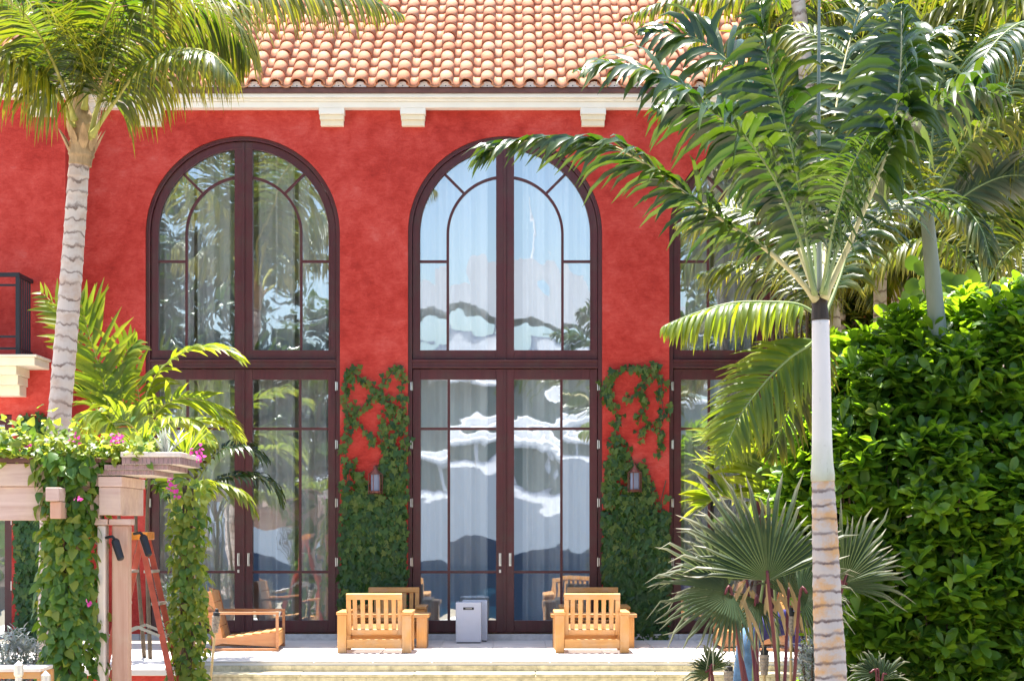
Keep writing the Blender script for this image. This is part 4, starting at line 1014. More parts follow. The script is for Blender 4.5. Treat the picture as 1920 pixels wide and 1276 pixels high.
feather(1490, -60, 20.5, 'feather palm behind the royal palm whose yellow fronds cross the roof tiles', [
    ([(1440, 0), (1390, -10), (1320, -12), (1240, 5), (1170, 35)], dict(L=.4, droop=2.0, n=56)),
    ([(1450, 10), (1400, 40), (1350, 100), (1320, 180)], dict(L=.5, droop=1.3)),
    ([(1530, 0), (1590, 10), (1650, 60), (1690, 140)], dict(L=.65)),
    ([(1500, 30), (1510, 110), (1500, 200), (1480, 290)], dict(L=.6)),
    ([(1540, 30, .3), (1580, 90, .5), (1610, 180, .7), (1610, 270, .8)], dict(L=.65)),
    ([(1460, 0, .3), (1400, -30, .5), (1340, 20, .6), (1290, 100, .7)], dict(L=.5)),
    ([(1540, -60, .2), (1600, -50, .4), (1680, 0, .6), (1750, 80, .8)], dict(L=.65)),
], base_px=1640, tr=.09, mat='leaf_coco')
feather(1650, 440, 20.5, 'bushy feather palm filling the gap behind the two grey crownshafts', [
    ([(1640, 360), (1610, 280), (1560, 210), (1490, 170)], dict(L=.75, n=50)), ([(1660, 350), (1690, 260), (1740, 190), (1810, 150)], dict(L=.75, n=50)),
    ([(1600, 420), (1540, 400), (1480, 430), (1430, 500)], dict(L=.7, n=48)), ([(1700, 420), (1760, 400), (1830, 430), (1880, 500)], dict(L=.7, n=48)),
    ([(1630, 470), (1590, 500), (1560, 560), (1550, 640)], dict(L=.6, n=44)), ([(1680, 470), (1730, 500), (1770, 560), (1790, 640)], dict(L=.6, n=44)),
    ([(1650, 330), (1648, 220), (1660, 110), (1690, 20)], dict(L=.75, n=50)), ([(1620, 450, -.4), (1570, 470, -.7), (1530, 530, -.9)], dict(L=.55, n=40)),
    ([(1690, 450, -.4), (1750, 480, -.7), (1800, 540, -.9)], dict(L=.55, n=40)),
], tr=.08)
feather(1860, 300, 21.5, 'bushy feather palm deep in the right background behind the hedge', [
    ([(1840, 220), (1800, 140), (1740, 80), (1660, 60)], dict(L=.8, n=50)), ([(1870, 210), (1890, 110), (1920, 20)], dict(L=.8, n=50)),
    ([(1800, 280), (1740, 270), (1680, 310), (1640, 390)], dict(L=.75, n=48)), ([(1900, 280), (1950, 290), (2000, 340)], dict(L=.7, n=44)),
    ([(1830, 330), (1790, 380), (1770, 460), (1770, 540)], dict(L=.65, n=46)), ([(1880, 330), (1910, 390), (1920, 470), (1910, 550)], dict(L=.65, n=46)),
    ([(1850, 200), (1830, 100), (1820, 0), (1830, -90)], dict(L=.8, n=50)),
], tr=.09, base_px=1880)
def auto(px, py, D, n, L, seed, label, base_px, up=.6, spread=260, **kw):
    """a full crown of fronds thrown out all round from one growing point"""
    r = random.Random(seed); fr = []
    for k in range(n):
        an = 2 * math.pi * (k + r.uniform(-.3, .3)) / n; e = r.uniform(.15, 1.0); c, s_ = math.cos(an), math.sin(an); h = spread * r.uniform(.75, 1.15)
        x = lambda u: px + c * h * u * (1 - .25 * e)
        y = lambda u: py - h * (up * e * 2.0 * u - (.55 + .5 * e) * u * u * 1.25)
        fr.append(([(x(u), y(u), s_ * h / 200 * u) for u in (.25, .5, .75, 1.0)], dict(L=L, n=50)))
    return feather(px, py, D, label, fr, base_px=base_px, **kw)
auto(1560, 250, 22.3, 13, .7, 3, 'feather palm close to the wall behind the royal palm crown', 1600, tr=.08, defaults=dict(mat='leaf_back', wd=.024))
auto(1790, 330, 22.6, 14, .8, 5, 'feather palm close to the wall at the far right, full crown', 1800, tr=.09, defaults=dict(mat='leaf_coco', wd=.024))
auto(1700, 480, 21.8, 13, .6, 8, 'low feather palm behind the hedge top, below the other crowns', 1700, spread=220, tr=.07, defaults=dict(mat='leaf_coco', wd=.022))
auto(1900, 480, 21.0, 12, .6, 11, 'low feather palm behind the hedge at the right edge', 1900, spread=220, tr=.07, defaults=dict(mat='leaf_back', wd=.022))
auto(1680, 120, 21.2, 13, .75, 14, 'tall feather palm whose crown fills the top right behind the spear leaf', 1700, tr=.09, defaults=dict(mat='leaf_back', wd=.024))
# low yellow areca at the left end of the hedge
D = 18.3; base = at_z(1440, GZ, D)
clump('areca_palm', 'low yellow areca palm at the left end of the hedge', 'palm', base, [
    ([(1440, 1000), (1420, 930), (1385, 880), (1340, 870)], dict()), ([(1445, 1000), (1440, 920), (1430, 850), (1400, 815)], dict()),
    ([(1450, 1000), (1465, 920), (1480, 850), (1485, 800)], dict()), ([(1450, 1000), (1480, 940), (1510, 890), (1540, 880)], dict()),
    ([(1440, 1010, .2), (1400, 960, .2), (1360, 930, .3), (1320, 945, .3)], dict()), ([(1445, 1000, -.2), (1450, 930, -.3), (1455, 880, -.4), (1440, 840, -.5)], dict()),
    ([(1450, 1010, .3), (1420, 900, .5), (1390, 840, .6), (1350, 820, .7)], dict()),
], D, mat='leaf_areca', stems=[([base + Vector((dx, 0, 0)), base + Vector((dx * 1.6, 0, .9)), P(1445, 1000, D)], .02, 'rachisg') for dx in (-.08, .06)])

# ================================================================== FAN PALMS
def fan(t, hub, foot, axis, nrm, Rr, nseg=34, spread=215, droop=.5, rad=.011, petiole=True, ragged=.2):
    axis = Vector(axis).normalized(); nrm = Vector(nrm); nrm = (nrm - axis * nrm.dot(axis)).normalized(); sd = axis.cross(nrm)
    m = MB(); da = R(spread) / nseg
    for i in range(nseg):
        a = -R(spread) / 2 + da * (i + .5); d = axis * math.cos(a) + sd * math.sin(a); w_ = -axis * math.sin(a) + sd * math.cos(a)
        L = Rr * (1 - .22 * (abs(a) / (R(spread) / 2)) ** 2) * rnd.uniform(1 - ragged, 1 + ragged); vs, at = [], []
        cup = nrm * .16 * Rr
        for k, s in enumerate((.03, .25, .5, .68, .84, 1.0)):
            hw = s * L * math.tan(da / 2) * (1.0 if k < 3 else (.62, .34, .03)[k - 3]); q = hub + d * s * L + cup * (s ** 2) * -.6 + Vector((0, 0, -1)) * droop * Rr * max(0, s - .5) ** 2 * rnd.uniform(.5, 1.7) + (rv(.015) if k > 3 else Vector())
            rdg = nrm * hw * .55
            vs += [q - w_ * hw - rdg, q + rdg, q + w_ * hw - rdg]; at += [max(.01, (s - .45) / .55)] * 3
        fs = []
        for k in range(5): a_ = 3 * k; fs += [(a_, a_ + 1, a_ + 4, a_ + 3), (a_ + 1, a_ + 2, a_ + 5, a_ + 4)]
        m.add(vs, fs, at)
    lf = obj('fan_leaf', m, M['leaf_fan'], t)
    if petiole:
        mid = (hub + Vector(foot)) / 2 + (hub - Vector(foot)).cross(Vector((0, 1, 0))).normalized() * rnd.uniform(-.04, .04)
        obj('petiole', MB().tube(spline([foot, mid, hub, hub + axis * .06], 14), [rad * 1.5 - rad * .6 * i / 14 for i in range(15)], 8), M['redstem'], lf, smooth=True)
D = 15.4; base = at_z(1452, GZ, D)
fpalm = thing('fan_palm', base, 'silvery green fan palm with maroon stalks between the terrace and the ringed trunk', 'palm')
fanspec = [ # hub px,py,dD ; axis ; normal ; R ; spread
    ((1440, 1088, -.2), (-.12, 0, 1), (.05, -1, .12), .86, 158, .3), ((1362, 1098, .05), (-.55, -.2, .75), (-.3, -1, .3), .6, 150, .7),
    ((1372, 1112, -.1), (-.95, -.3, -.1), (-.2, -.8, .6), .60, 200, .7), ((1582, 1092, .1), (.45, 0, .9), (.3, -1, .3), .60, 110, .2),
    ((1575, 1100, .3), (1, .1, .35), (0, -.7, .7), .52, 90, .5), ((1478, 1118, .3), (.2, .3, .6), (0, -1, .5), .45, 150, .6),
    ((1400, 1085, .4), (-.45, .3, .8), (-.1, -1, .2), .66, 130, .4),
    ((1420, 1125, .2), (-.3, -.4, -.5), (0, -1, .2), .34, 180, .8), ((1500, 1115, -.1), (.7, -.3, .2), (.1, -1, .5), .44, 190, .7)]
for (hx, hy, hd), ax, nr, rr, spd, dp in fanspec:
    fan(fpalm, P(hx, hy, D + hd), base + Vector((rnd.uniform(-.08, .08), rnd.uniform(-.06, .06), .02)), ax, nr, rr, max(14, int(spd / 5.6)), spd, dp)
# dry leaves hanging under the crown
M['dry'] = leaf('dry_leaf', [(0.30, 0.20, 0.09), (0.40, 0.28, 0.14)], ((0.4, 0.3, 0.12), (0.45, 0.32, 0.15)), None, .7, .3)
for k in range(22):
    q = P(rnd.uniform(1370, 1500), rnd.uniform(1085, 1130), D + rnd.uniform(-.1, .4))
    obj('dry_leaf', MB().add(*leaflet_geo(q, Vector((rnd.uniform(-.6, .6), -.1, -.6)), Vector((1, 0, 0)), rnd.uniform(.2, .42), .016, .8)), M['dry'], fpalm)
for px, py, D_, lb in ((1335, 1262, 15.8, 'small fan palm seedling in front of the terrace steps'), (1650, 1268, 15.2, 'small fan palm seedling at the foot of the hedge')):
    h = P(px, py, D_); t = thing('fan_palm_seedling', at_z(px, GZ, D_), lb, 'plant', 'fan palm seedlings')
    for ax, nr in (((-.5, 0, 1), (0, -1, .4)), ((.6, 0, .8), (.2, -1, .4)), ((-1, -.2, .3), (-.2, -1, .5))):
        fan(t, h + rv(.03), at_z(px, GZ, D_), ax, nr, .24, 9, 95, .7, .008)

# ================================================================== HEDGE
def in_ell(p, c, r): return ((p.x - c.x) / r[0]) ** 2 + ((p.y - c.y) / r[1]) ** 2 + ((p.z - c.z) / r[2]) ** 2
def bush(name, label, cat, ells, n_ros, per, size, leafkind, mat, indiv, spread=1.0, base=None, young=None, inner=.25, group=None, branches=True):
    """ells: (centre, radii). Whorls of leaves on the shell, sparser leaves and branches inside"""
    b = base or Vector((sum(c.x for c, r in ells) / len(ells), sum(c.y for c, r in ells) / len(ells), GZ))
    t = thing(name, b, label, cat, group); A = sum(r[0] * r[2] for c, r in ells); old, new = [], []
    for c, r in ells:
        for _ in range(int(n_ros * r[0] * r[2] / A)):
            for tr_ in range(6):
                v = Vector((rnd.gauss(0, 1), rnd.gauss(0, 1) - .55, rnd.gauss(0, 1) + .15)).normalized()
                ins = rnd.random() < inner
                k = rnd.uniform(.55, .85) if ins else rnd.uniform(.86, 1.06) + .26 * noise.noise(c + v * 2.6)
                p = c + Vector((v.x * r[0], v.y * r[1], v.z * r[2])) * k
                if p.z > GZ + .03 and (ins or all(in_ell(p, c2, r2) > .72 for c2, r2 in ells if c2 is not c)): break
            else: continue
            nv = Vector((v.x / r[0], v.y / r[1], v.z / r[2])).normalized(); ax = (nv * .6 + Vector((0, 0, .95)) + rv(.5)).normalized()
            ph = rnd.uniform(0, 6.3); o1 = ax.orthogonal().normalized(); o2 = ax.cross(o1); k_ = rnd.randint(per[0], per[1]); yng = young and rnd.random() < young[1]
            for j in range(k_):
                an = ph + j * 2.4; el = rnd.uniform(.3, 1.25) * spread; rd = o1 * math.cos(an) + o2 * math.sin(an)
                tip = rd * math.cos(el) + ax * math.sin(el); sz = rnd.uniform(size[0], size[1])
                (new if yng else old).append(leaf_M(p - ax * .012 * j + rd * .01, ax * math.cos(el) - rd * math.sin(el) * .6 + rv(.2), tip, sz * (.8 if yng else 1)))
    if branches:
        br = MB()
        for c, r in ells:
            for _ in range(9):
                v = Vector((rnd.gauss(0, 1), rnd.gauss(0, .8) - .3, abs(rnd.gauss(0, 1)))).normalized(); e = c + Vector((v.x * r[0], v.y * r[1], v.z * r[2])) * .93
                f = Vector((b.x + (c.x - b.x) * .85 + rnd.uniform(-.1, .1), c.y + rnd.uniform(-.1, .1), GZ)) ; mid = f.lerp(e, .5) + rv(.12)
                br.tube(spline([f, mid, e], 8), [.022 - .0022 * i for i in range(9)], 5)
        obj('branches', br, M['bark'], t, smooth=True)
    for lst, mt in ((old, mat), (new, young[0] if young else mat)):
        if lst: spread_pieces('leaf', 'foliage', leafmesh(leafkind, mt), lst, M[mt], t, int(indiv * len(lst) / (len(old) + len(new))), lambda m_: m_.translation.y + rnd.uniform(0, .4) + .3 * abs(m_.translation.x - 4.2))
    return t
D = 17.6; H = []
for px, py, dd, rx, ry, rz in ((1640, 760, .1, 110, .75, 120), (1760, 740, .0, 120, .8, 120), (1880, 700, .1, 120, .8, 140), (1960, 900, 0, 110, .8, 180), (1620, 900, -.1, 120, .8, 150), (1740, 920, -.3, 130, .85, 150),
                               (1860, 950, -.2, 130, .85, 170), (1620, 1100, -.1, 110, .8, 170), (1740, 1120, -.25, 130, .85, 180), (1870, 1160, -.15, 130, .85, 190), (1640, 1290, 0, 120, .8, 170), (1770, 1300, -.1, 130, .8, 170), (1900, 1320, -.1, 120, .8, 180),
                               (1535, 850, .1, 75, .5, 75), (1520, 930, .1, 70, .5, 80), (1545, 1020, .1, 70, .5, 90), (1575, 760, .3, 70, .5, 70), (1600, 690, .4, 80, .5, 60), (1700, 640, .4, 80, .5, 60), (1830, 610, .4, 90, .5, 60), (1920, 600, .3, 80, .5, 70)):
    H.append((P(px, py, D + dd), (rx * D / FPX, ry, rz * D / FPX)))
bush('hedge', 'dense glossy green hedge filling the lower right', 'hedge', H, 4300, (5, 8), (.11, .20), 'obovate', 'leaf_hedge', 300, .9, young=('leaf_vinel', .04), base=P(1760, 0, D + .1).xy.to_3d() + Vector((0, 0, GZ)), inner=.3)
# broad shade tree that closes the gaps behind the palms
D = 22.6; K = []
for px, py, rx, rz in ((1530, 170, 90, 130), (1640, 110, 120, 140), (1780, 130, 130, 150), (1920, 140, 130, 160), (1570, 380, 90, 130), (1690, 360, 120, 140), (1830, 360, 130, 150), (1950, 380, 110, 160), (1620, 560, 100, 110), (1760, 580, 120, 120), (1900, 590, 120, 120), (1470, 90, 80, 90), (1560, 690, 80, 110)):
    K.append((P(px, py, D + rnd.uniform(-.2, .3)), (rx * D / FPX, .55, rz * D / FPX)))
st = bush('shade_tree', 'dark leafy tree close to the wall behind all the right hand palms', 'tree', K, 2300, (5, 8), (.16, .30), 'slim', 'leaf_back', 120, .9, base=at_z(1740, GZ, D), inner=.3)
obj('trunk', MB().tube(spline([at_z(1740, GZ, D), P(1735, 900, D), P(1745, 500, D), P(1740, 200, D)], 16), [.16 - .006 * i for i in range(17)], 10), M['bark'], st, smooth=True)
# sea grape behind the hedge top
D = 18.6
sg = thing('sea_grape', at_z(1780, GZ, D), 'sea grape shrub with big round lime leaves above the hedge', 'shrub')
for px, py, rx, ry, n in ((1785, 565, 48, 42, 46), (1730, 530, 24, 26, 14), (1840, 580, 36, 30, 18), (1715, 600, 26, 36, 14)):
    for k in range(n):
        q = P(px + rnd.uniform(-rx, rx), py + rnd.uniform(-ry, ry), D + rnd.uniform(-.3, .25)); an = rnd.uniform(0, 6.28)
        link('leaf', leafmesh('round', 'leaf_grape'), None, sg, M=leaf_M(q, Vector((rnd.uniform(-.6, .6), -1, rnd.uniform(-.2, .7))), Vector((math.cos(an), 0, math.sin(an))), rnd.uniform(.12, .18)))
    obj('branch', MB().tube(spline([at_z(1780, GZ, D), P((px + 1780) / 2, 800, D), P(px, py, D)], 10), [.03 - .002 * i for i in range(11)], 6), M['bark'], sg, smooth=True)
# silvery shrubs low in front
for px, py, D_, lb in ((28, 1225, 16.8, 'silvery shrub low in the left corner behind the bench'), (1525, 1236, 16.6, 'silvery shrub beside the foot of the ringed trunk')):
    s = 46 if px < 100 else 30
    bush('silver_shrub', lb, 'shrub', [(P(px, py, D_), (s * D_ / FPX, .25, 45 * D_ / FPX)), (P(px + s * .4, py + 60, D_), (s * D_ / FPX, .25, 70 * D_ / FPX)), (P(px - s * .2, py + 130, D_), (s * D_ / FPX, .25, 80 * D_ / FPX))], 520, (5, 8), (.045, .085), 'slim', 'leaf_silver', 60, .9, group='silvery shrubs')
bush('pot_shrub', 'fine leaved shrub spilling beside the slatted pot', 'shrub', [(P(335, 1115, 23.3), (.22, .2, .26)), (P(322, 1160, 23.2), (.16, .15, .16))], 260, (4, 6), (.04, .07), 'slim', 'leaf_silver', 40, .9, base=Vector((P(325, 0, 23.2).x, P(325, 0, 23.2).y, 0)), young=('leaf_vine', .5), branches=False)

# ================================================================== PERGOLA
D = 16.0; s = D / FPX
def X(px, d=D): return (px - 960) * d / FPX
def Z(py, d=D): return CAMZ + (HOR - py) * d / FPX
yf = CAMY + D
pg = thing('pergola', (X(160), yf + .6, GZ), 'timber pergola corner with vine covered posts and a mosaic edge, lower left', 'pergola')
def bxp(name, mat, x0, x1, y0, y1, z0, z1, par=None, bev=.006): return obj(name, MB().box(x0, x1, y0, y1, z0, z1), M[mat], par or pg, bevel=bev)
bxp('beam', 'pergola', X(-160), X(186), yf, yf + .16, Z(975), Z(912))
bxp('beam', 'pergola', X(-160), X(186), yf - .03, yf + .16, Z(911), Z(868))
bxp('beam', 'pergola', X(187), X(228), yf - .04, yf + .95, Z(965), Z(912.5)); bxp('beam', 'pergola', X(187) - .002, X(231), yf - .06, yf + .95, Z(912), Z(893))
bxp('capping_board', 'copper', X(-160), X(232), yf - .062, yf + .5, Z(867), Z(858))
bxp('rafter_end', 'pergola', X(106), X(131), yf - .38, yf - .031, Z(940), Z(915)); bxp('rafter_end', 'post', X(112), X(132), yf - .34, yf - .031, Z(972), Z(941))
for i in range(3): bxp('rafter', 'pergola', X(-150 + i * 95), X(-128 + i * 95), yf + .161, yf + 3.2, Z(905), Z(870))
# posts
def post(px0, px1, y, top, mat, cap=True):
    o = bxp('post', mat, X(px0), X(px1), y, y + .16, GZ, top, bev=.012)
    if cap: bxp('post_cap', 'pergola', X(px0) - .02, X(px1) + .02, y - .02, y + .18, top + .001, top + .05, o)
    return o
post(181, 196, yf + .02, Z(984), 'postw'); post(207, 238, yf + .05, Z(984), 'post'); post(105, 145, yf + .03, Z(976), 'post', False)
post(262, 290, yf + 1.9, Z(975), 'post', False)
# tiled ledge: courses of small mosaic tiles on a slab that runs out to the right
slab = bxp('ledge_slab', 'postw', X(232), X(345), yf - .14, yf + .88, Z(857.5), Z(848), bev=.006)
for z0, z1, x0, x1, pr in ((858, 871, 234, 342, .12), (871.5, 881, 200, 318, .095), (881.5, 890.5, 188, 290, .07)):
    y0 = yf - pr; core = bxp('ledge_core', 'grout', X(x0), X(x1), y0, yf + .87, Z(z1), Z(z0), slab, bev=0)
    x = x0
    while x < x1 - 3:
        w_ = min(rnd.uniform(7, 9.5), x1 - x)
        obj('mosaic_tile', MB().box(X(x + .45), X(x + w_ - .45), y0 - .007 - rnd.uniform(0, .003), y0 - .0005, Z(z1 - .5), Z(z0 + .5)), M['mosaic'], slab); x += w_
    for k in range(22):
        ya = y0 + .004 + k * .0425
        if ya > yf + .82: break
        obj('mosaic_tile', MB().box(X(x1) + .0005, X(x1) + .008 + rnd.uniform(0, .003), ya, ya + .0385, Z(z1 - .5), Z(z0 + .5)), M['mosaic'], slab)
# spotlights
for px, py, y in ((212, 1012, yf - .04), (254, 1005, yf + .2)):
    sp = MB().tube([Vector((X(px) - .06, y + .06, Z(py) + .02)), Vector((X(px), y, Z(py) + .03)), Vector((X(px) + .03, y, Z(py)))], .012, 8)
    o = obj('spotlight', sp, M['iron'], pg)
    a = Vector((X(px) + .02, y, Z(py) + .01)); d = Vector((.35, -.2, -1)).normalized()
    obj('lamp_head', MB().tube([a, a + d * .02, a + d * .17, a + d * .18], [.02, .034, .03, .02], 10), M['iron'], o, smooth=False)

# ---- vines on the pergola
def vine(name, label, pos_fn, n, mats, size, kind, indiv, base, stems, flowers=(), group=None, tipdown=1.0):
    t = thing(name, base, label, 'vine', group); ls = {m_: [] for m_, _ in mats}
    for _ in range(n):
        p, out = pos_fn(); u = rnd.random(); acc = 0
        for m_, pr in mats:
            acc += pr
            if u <= acc: break
        ls[m_].append(leaf_M(p, out + rv(.55) + Vector((0, 0, .3)), out * .45 + Vector((rnd.uniform(-.7, .7), rnd.uniform(-.5, .3), -tipdown + rnd.uniform(-.3, .9))), rnd.uniform(*size)))
    st = MB()
    for s_ in stems: st.tube(spline(s_, 20), .012, 6)
    obj('stem', st, M['bark'], t, smooth=True)
    tot = sum(len(x) for x in ls.values())
    for m_, l_ in ls.items():
        if l_: spread_pieces('leaf', 'foliage', leafmesh(kind, m_), l_, M[m_], t, int(indiv * len(l_) / tot), lambda q: q.translation.y + rnd.uniform(0, .12))
    for c, r_, k in flowers:
        mats_ = [leaf_M(c + rv(r_), rv(1) + Vector((0, -1, .4)), rv(1), rnd.uniform(.028, .042)) for _ in range(k)]
        for q in mats_: link('flower_bract', leafmesh('heart', 'flower'), None, t, M=q)
    return t
def column(px, hw, y, z0, z1, flare=0):
    cx = X(px)
    def f():
        z = rnd.uniform(z0, z1); a = rnd.uniform(-math.pi, math.pi) if rnd.random() < .45 else rnd.gauss(-math.pi / 2, .8)
        rr = hw * (rnd.uniform(.6, 1.0) + .22 * noise.noise(Vector((px * .1, a, z * 2.2)))) * (1 + flare * max(0, (z - z1 + .5)))
        v = Vector((math.cos(a), math.sin(a), 0)); return Vector((cx, y, z)) + v * rr, v
    return f
def stems_for(px, y, z1): return [[Vector((X(px) + .05 * math.sin(k * 2 + j * 1.4), y - .11 + .02 * math.cos(k + j), GZ + (z1 - GZ) * j / 6)) for j in range(7)] for k in range(4)]
vine('column_vine', 'leafy green vine wrapped thickly round the front pergola post', column(127, .27, yf + .11, GZ, Z(850), .25), 2300, (('leaf_vine', .78), ('leaf_vinel', .22)), (.055, .105), 'heart', 260, (X(127), yf, GZ), stems_for(127, yf + .05, Z(880)), [(P(165, 1132, 15.7), .02, 5), (P(145, 935, 15.6), .02, 4)], 'vines on the pergola')
vine('column_vine', 'yellow green vine on the rear pergola post behind the ladder', column(281, .19, yf + 1.95, GZ, Z(885), .0), 1300, (('leaf_vine', .35), ('leaf_vinel', .65)), (.05, .085), 'heart', 120, (X(281), yf + 1.9, GZ), stems_for(281, yf + 1.95, Z(900)), [(P(320, 905, 17.6), .07, 16), (P(330, 925, 17.6), .04, 8)], 'vines on the pergola')
def topf():
    px = rnd.uniform(-40, 285); p = Vector((X(px), yf + rnd.uniform(-.14, .5), Z(858) + abs(rnd.gauss(0, .09)) * (1.4 if px < 150 else .9) - (rnd.uniform(0, .08) if rnd.random() < .4 else 0)))
    return p, Vector((rnd.uniform(-.4, .4), -.7, .6))
vine('roof_vine', 'lime green vine with pink flowers sprawling over the pergola beam', topf, 1500, (('leaf_vinel', .8), ('leaf_vine', .2)), (.04, .08), 'heart', 150, (X(120), yf + .2, Z(858)), [[Vector((X(-40 + 55 * j), yf + .05 + .05 * math.sin(j * 2 + k), Z(856))) for j in range(7)] for k in range(3)],
     [(P(222, 828, 15.95), .06, 26), (P(140, 824, 15.9), .04, 8), (P(50, 842, 15.9), .03, 6), (P(372, 848, 16.0), .06, 18)], 'vines on the pergola', .3)
# strappy plants standing on the ledge
def strappy(px, py, D_, n, L, label, mat='leaf_areca', wd=.013, base=None, zb=None, lean=.7):
    b = base or P(px, py, D_); t = thing('strap_leaf_plant', b, label, 'plant', 'strap leaved plants')
    for k in range(n):
        an = rnd.uniform(0, 6.28); d = Vector((math.cos(an) * lean, math.sin(an) * lean * .7, rnd.uniform(.6, 1.3)))
        obj('leaf', MB().add(*leaflet_geo(b + Vector((math.cos(an), math.sin(an), 0)) * .03, d, Vector((-math.sin(an), math.cos(an), 0)), L * rnd.uniform(.6, 1.1), wd * rnd.uniform(.8, 1.2), rnd.uniform(.1, .5))), M[mat], t, smooth=True)
zl = Z(847.5)
for px, n, L, lb, mt in ((268, 26, .30, 'yellow green strap leaved plant beside the pink flowers on the pergola', 'leaf_areca'), (312, 22, .26, 'pale striped strap leaved plant in the middle of the pergola ledge', 'leaf_silver'), (348, 26, .32, 'tall yellow strap leaved plant at the right end of the pergola ledge', 'leaf_areca')):
    strappy(px, 848, 16.3, n, L, lb, mt, base=Vector((X(px, 16.3), yf + .3, zl)))
strappy(430, 1290, 19.6, 16, .5, 'spiky plant poking up in front of the terrace steps', 'leaf_silver', .02, base=at_z(430, GZ, 19.6), lean=.5)
strappy(412, 1290, 19.4, 14, .62, 'yellow green spiky plant under the leaning torch', 'leaf_areca', .016, base=at_z(405, GZ, 19.4), lean=.4)

# ================================================================== LADDER
D = 17.9; top = P(265, 1004, D)
ld = thing('step_ladder', (top.x, top.y, GZ), 'red fibreglass step ladder with orange top beside the pergola', 'ladder')
hy = .22
for sgn, nm in ((1, 'rail'), (-1, 'rear_rail')):
    for yy in (-1, 1):
        a = Vector((top.x + sgn * .03, top.y + yy * hy * .75, top.z - .03)); e = Vector((top.x + sgn * .47, top.y + yy * hy, GZ)); obj(nm, MB().bar(a, e, .052, .028), M['ladder'], ld, bevel=.004)
    for k in range(1, 7):
        u = k / 7; c = Vector((top.x + sgn * (.03 + .44 * u), top.y, top.z - .03 + (GZ - top.z + .03) * u)); obj('step' if sgn > 0 else 'brace', MB().box(c.x - .04, c.x + .04, c.y - hy * .8, c.y + hy * .8, c.z - .012, c.z + .012), M['alu'], ld)
obj('top_cap', MB().box(top.x - .085, top.x + .085, top.y - .19, top.y + .19, top.z - .035, top.z + .035), M['orange'], ld, bevel=.01)
for yy in (-1, 1):
    z = Z(1185, D); q = top.y + yy * .2; obj('spreader', MB().bar(Vector((top.x - .22, q, z - .03)), Vector((top.x, q, z + .06)), .025, .012).bar(Vector((top.x, q, z + .06)), Vector((top.x + .2, q, z - .02)), .025, .0121), M['alu'], ld)

# ================================================================== TORCHES
M['wicker'] = simple('grey_wicker', (0.30, 0.25, 0.20), .85, .5, 40, .6); M['bamboo'] = simple('bamboo', (0.50, 0.36, 0.17), .55, .2, 8)
def torch(px, py, D_, tilt, label, ground=GZ):
    c = P(px, py, D_); ft = Vector((c.x - tilt * (c.z - ground), c.y, ground)); t = thing('torch', ft, label, 'torch', 'bamboo torches'); ax = (c - ft).normalized()
    Q = ax.to_track_quat('Z', 'Y').to_matrix().to_4x4(); h = MB()
    prof = []
    for k in range(13): z = -.02 - .17 * (1 - k / 12); prof.append((.028 + .014 * (k / 12) + (.003 if k % 2 else 0), z))
    obj('wicker_head', h.lathe(c, prof, 12, M=Q), M['wicker'], t); obj('canister', MB().lathe(c, [(.034, -.019), (.036, .015), (.02, .02), (.018, .05), (.008, .055)], 12, M=Q), M['iron'], t)
    obj('pole', MB().tube([ft, ft.lerp(c - ax * .19, .5), c - ax * .19], .0125, 8), M['bamboo'], t)
torch(406, 1150, 20.3, .09, 'bamboo torch leaning in front of the sideways lounge chair')
torch(1483, 1150, 17.2, .0, 'bamboo torch standing behind the fan palm, nearest the ringed trunk')
torch(1433, 1222, 16.8, .0, 'bamboo torch among the maroon fan palm stalks')
torch(1366, 1252, 16.4, .0, 'bamboo torch low by the fan palm seedling in front of the steps')
# low garden bench in the left corner, with two bollard lights before it
D = 15.2; y = CAMY + D
bn = thing('garden_bench', (X(20, D), y + .2, GZ), 'low wooden bench with a pale top in the bottom left corner', 'bench')
obj('seat', MB().box(X(-120, D), X(76, D), y, y + .42, Z(1259, D), Z(1252, D)), M['postw'], bn, bevel=.004); obj('apron', MB().box(X(-118, D), X(74, D), y + .02, y + .05, Z(1272, D), Z(1259.5, D)), M['teakx'], bn, bevel=.004)
for px in (-110, 66):
    for dy in (.03, .34): obj('leg', MB().box(X(px, D), X(px, D) + .05, y + dy + .021, y + dy + .07, GZ, Z(1259.5, D)), M['teak'], bn)
for px, py, lb in ((35, 1243, 'grey bollard light in the bottom left corner, taller of two'), (86, 1262, 'grey bollard light in front of the vine post, shorter of two')):
    c = P(px, py, 14.6); t = thing('bollard_light', (c.x, c.y, GZ), lb, 'light', 'bollard lights')
    obj('post', MB().lathe((c.x, c.y, 0), [(.028, GZ), (.026, c.z - .1)], 12), M['alu'], t); obj('cap', MB().lathe((c.x, c.y, 0), [(.026, c.z - .099), (.036, c.z - .08), (.036, c.z - .01), (.02, c.z + .005), (.005, c.z + .02)], 12), M['alu'], t)

